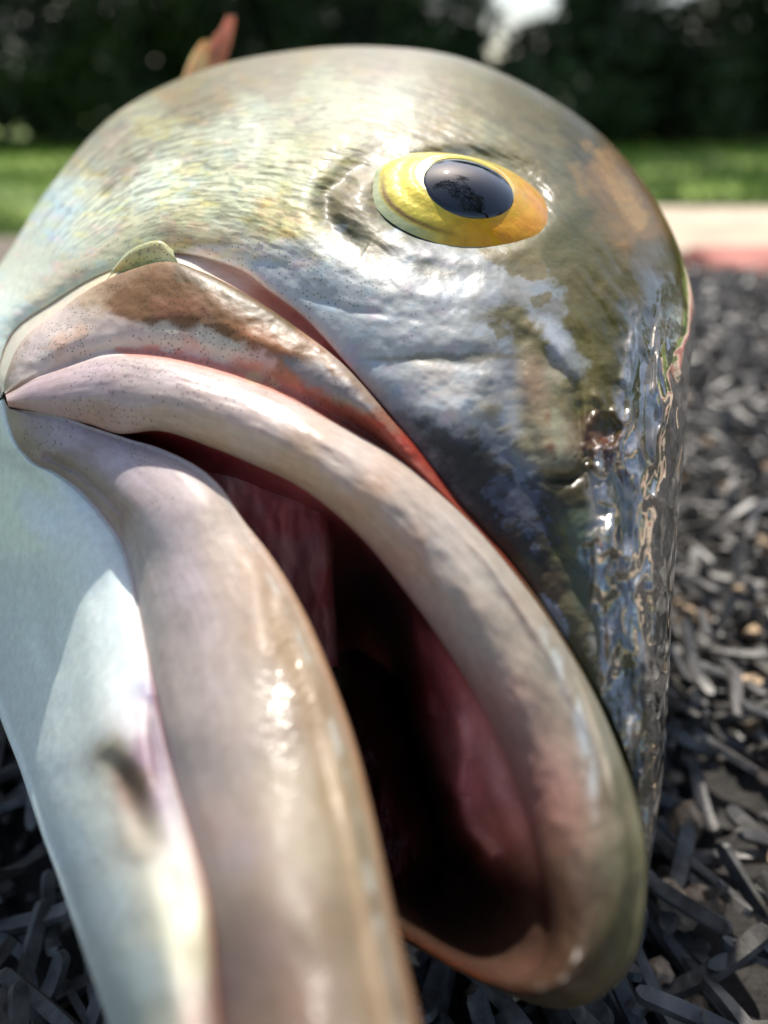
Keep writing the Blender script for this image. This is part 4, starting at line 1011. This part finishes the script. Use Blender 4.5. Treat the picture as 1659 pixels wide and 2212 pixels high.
# iris: domed ring; pupil sits proud in its middle
iris_r = 9.3
def ist(th, r_):
    k = np.clip((r_-5.5)/4, 0, 1)
    se = 1/(np.abs(np.cos(th))**2.35+np.abs(np.sin(th))**2.35)**(1/2.35)
    return 1+k*((se-1)*1.0+.03*np.cos(th+.5)+.02*np.cos(2*(th+.3))-.07*smooth(.2, 1, -np.sin(th)))
rr = np.linspace(4.4, 10.8, 44)
def dome(r_): return 2.7*(1-(r_/9.9)**2.3)
hh = dome(rr)-.10*np.exp(-((rr-7.6)/.7)**2)+.07*np.exp(-((rr-5.75)/.25)**2)
V, Q = disc(np.stack([rr, hh], 1), 160, ist, (-.15, 1.25))
ime = make_mesh('iris', V, Q)
th = np.linspace(0, 2*math.pi, 160, endpoint=False); TH, RRr = np.meshgrid(th, rr)
c_y = lin((238, 205, 40)); c_p = lin((222, 205, 80)); c_o = lin((240, 160, 18)); c_d = lin((95, 45, 40)); c_w = lin((190, 196, 150))
rightness = smooth(-.2, .9, np.cos(TH+.55))
icol = c_p*(1-rightness[..., None])+c_o*rightness[..., None]  # orange side paints in the light gathered by the cornea
ringy = .6*np.exp(-((RRr-6.6)/1.4)**2)[..., None]; icol = icol*(1-.6*ringy)+c_y*.6*ringy
mot = fbm(np.cos(TH)*RRr*.9, np.sin(TH)*RRr*.9, oct=4, seed=7)[..., None]
icol = icol*(1+.25*mot)
rim = np.exp(-((RRr-5.75)/.28)**2)[..., None]; icol = icol*(1-.7*rim)+lin((240, 225, 150))*.7*rim
dk = (np.exp(-((RRr-9.5)/.3)**2)*smooth(.55, 1, np.cos(TH-3.75)))[..., None]; icol = icol*(1-.85*dk)+c_d*.85*dk
wl = (smooth(9.7, 10.1, RRr)*smooth(.3, .9, np.cos(TH-3.3)))[..., None]; icol = icol*(1-wl)+c_w*wl
set_attr(ime, 'Col', np.concatenate([np.clip(icol, 0, .85).reshape(-1, 3), np.ones((icol.size//3, 1))], 1), 'FLOAT_COLOR')
m_iris, n, l, b = new_mat('iris_gold')
at = N(n, 'ShaderNodeAttribute', attribute_name='Col'); l.new(at.outputs['Color'], b.inputs['Base Color'])
b.inputs['Metallic'].default_value = .15; b.inputs['Roughness'].default_value = .35; b.inputs['Coat Weight'].default_value = .6; b.inputs['Coat Roughness'].default_value = .03; b.inputs['Specular IOR Level'].default_value = .25
b.inputs['Subsurface Weight'].default_value = .2; b.inputs['Subsurface Scale'].default_value = .001
nz = N(n, 'ShaderNodeTexNoise'); nz.inputs['Scale'].default_value = 900; nz.inputs['Detail'].default_value = 4
tc = N(n, 'ShaderNodeTexCoord'); l.new(tc.outputs['Object'], nz.inputs['Vector'])
bp = N(n, 'ShaderNodeBump'); bp.inputs['Distance'].default_value = .0002; bp.inputs['Strength'].default_value = .6
l.new(nz.outputs['Fac'], bp.inputs['Height']); l.new(bp.outputs[0], b.inputs['Normal'])
eye = thing('eye'); eye.parent = fish
add_obj('iris', ime, m_iris, eye)
rp = np.concatenate([np.linspace(0.02, 5.45, 26), [5.55]])
hp = dome(rp)+.42-.10*(rp/5.5)**2; hp[-1] -= .35
th_ = np.linspace(0, 2*math.pi, 96, endpoint=False)
RP, TP = np.meshgrid(rp, th_, indexing='ij')
px = RP*np.cos(TP)*(1+.03*np.cos(TP+.3))+.05; py = RP*np.sin(TP)*(1+.02*np.cos(2*TP))-.35
ph = dome(np.hypot(px+.15, py-1.25))+.10+.75*(1-(RP/5.55)**2)-.4*smooth(5.3, 5.55, RP)
V = (E0+(px[..., None]*Ex+py[..., None]*Ey+ph[..., None]*En)*.001).reshape(-1, 3)-FO
Q = mesh_grid_faces(len(rp), 96, closed=True)
m_pup, n, l, b = new_mat('pupil_black')
b.inputs['Base Color'].default_value = (.004, .006, .012, 1); b.inputs['Roughness'].default_value = .03; b.inputs['Specular IOR Level'].default_value = .5
b.inputs['Coat Weight'].default_value = 1; b.inputs['Coat Roughness'].default_value = .02; b.inputs['Coat IOR'].default_value = 1.5
add_obj('pupil', make_mesh('pupil', V, Q), m_pup, eye)
eye['label'] = 'yellow and gold eye with a glossy black pupil'

# ---- fin raised behind the head
m_fin = simple_mat('fin_membrane', (.40, .29, .17), .5, .3, 120, col2=(.58, .42, .26))
m_fin2 = simple_mat('fin_lobe', (.62, .56, .18), .5, .3, 120, col2=(.85, .80, .40))
for q_ in (m_fin, m_fin2):
    bb = q_.node_tree.nodes['Principled BSDF']; bb.inputs['Subsurface Weight'].default_value = .8; bb.inputs['Subsurface Scale'].default_value = .006
def P1(u, v, z): return P(np.float64(u), np.float64(v), np.float64(z))
fin = thing('fin'); fin.parent = fish
def blade(name, pts, wd, mat, par):
    pts = np.array([P1(*p) for p in pts])-FO
    n_ = 14; pth = hermite(np.linspace(0, 1, len(pts)), pts, np.linspace(0, 1, n_))
    wdt = hermite(np.linspace(0, 1, len(wd)), np.array(wd, float)[:, None], np.linspace(0, 1, n_))[:, 0]*.001
    V = []
    for k in range(n_):
        for a in np.linspace(0, 2*math.pi, 10, endpoint=False):
            V.append(pth[k]+RT*math.cos(a)*wdt[k]+FW*math.sin(a)*wdt[k]*.3)
    Q = mesh_grid_faces(n_, 10, closed=True)
    return add_obj(name, make_mesh(name, np.array(V), Q), mat, par)
blade('fin_ray', [(440, 230, 195), (462, 150, 195), (482, 90, 195), (500, 35, 195)], [2.6, 2.3, 2.0, 1.0], m_fin, fin)
blade('fin_ray', [(425, 230, 193), (445, 160, 193), (462, 110, 193), (476, 70, 193)], [2.6, 2.4, 1.8, .9], m_fin, fin)
blade('fin_lobe', [(400, 230, 190), (420, 165, 190), (432, 120, 190), (446, 88, 190)], [3.0, 2.6, 1.9, 1.0], m_fin2, fin)
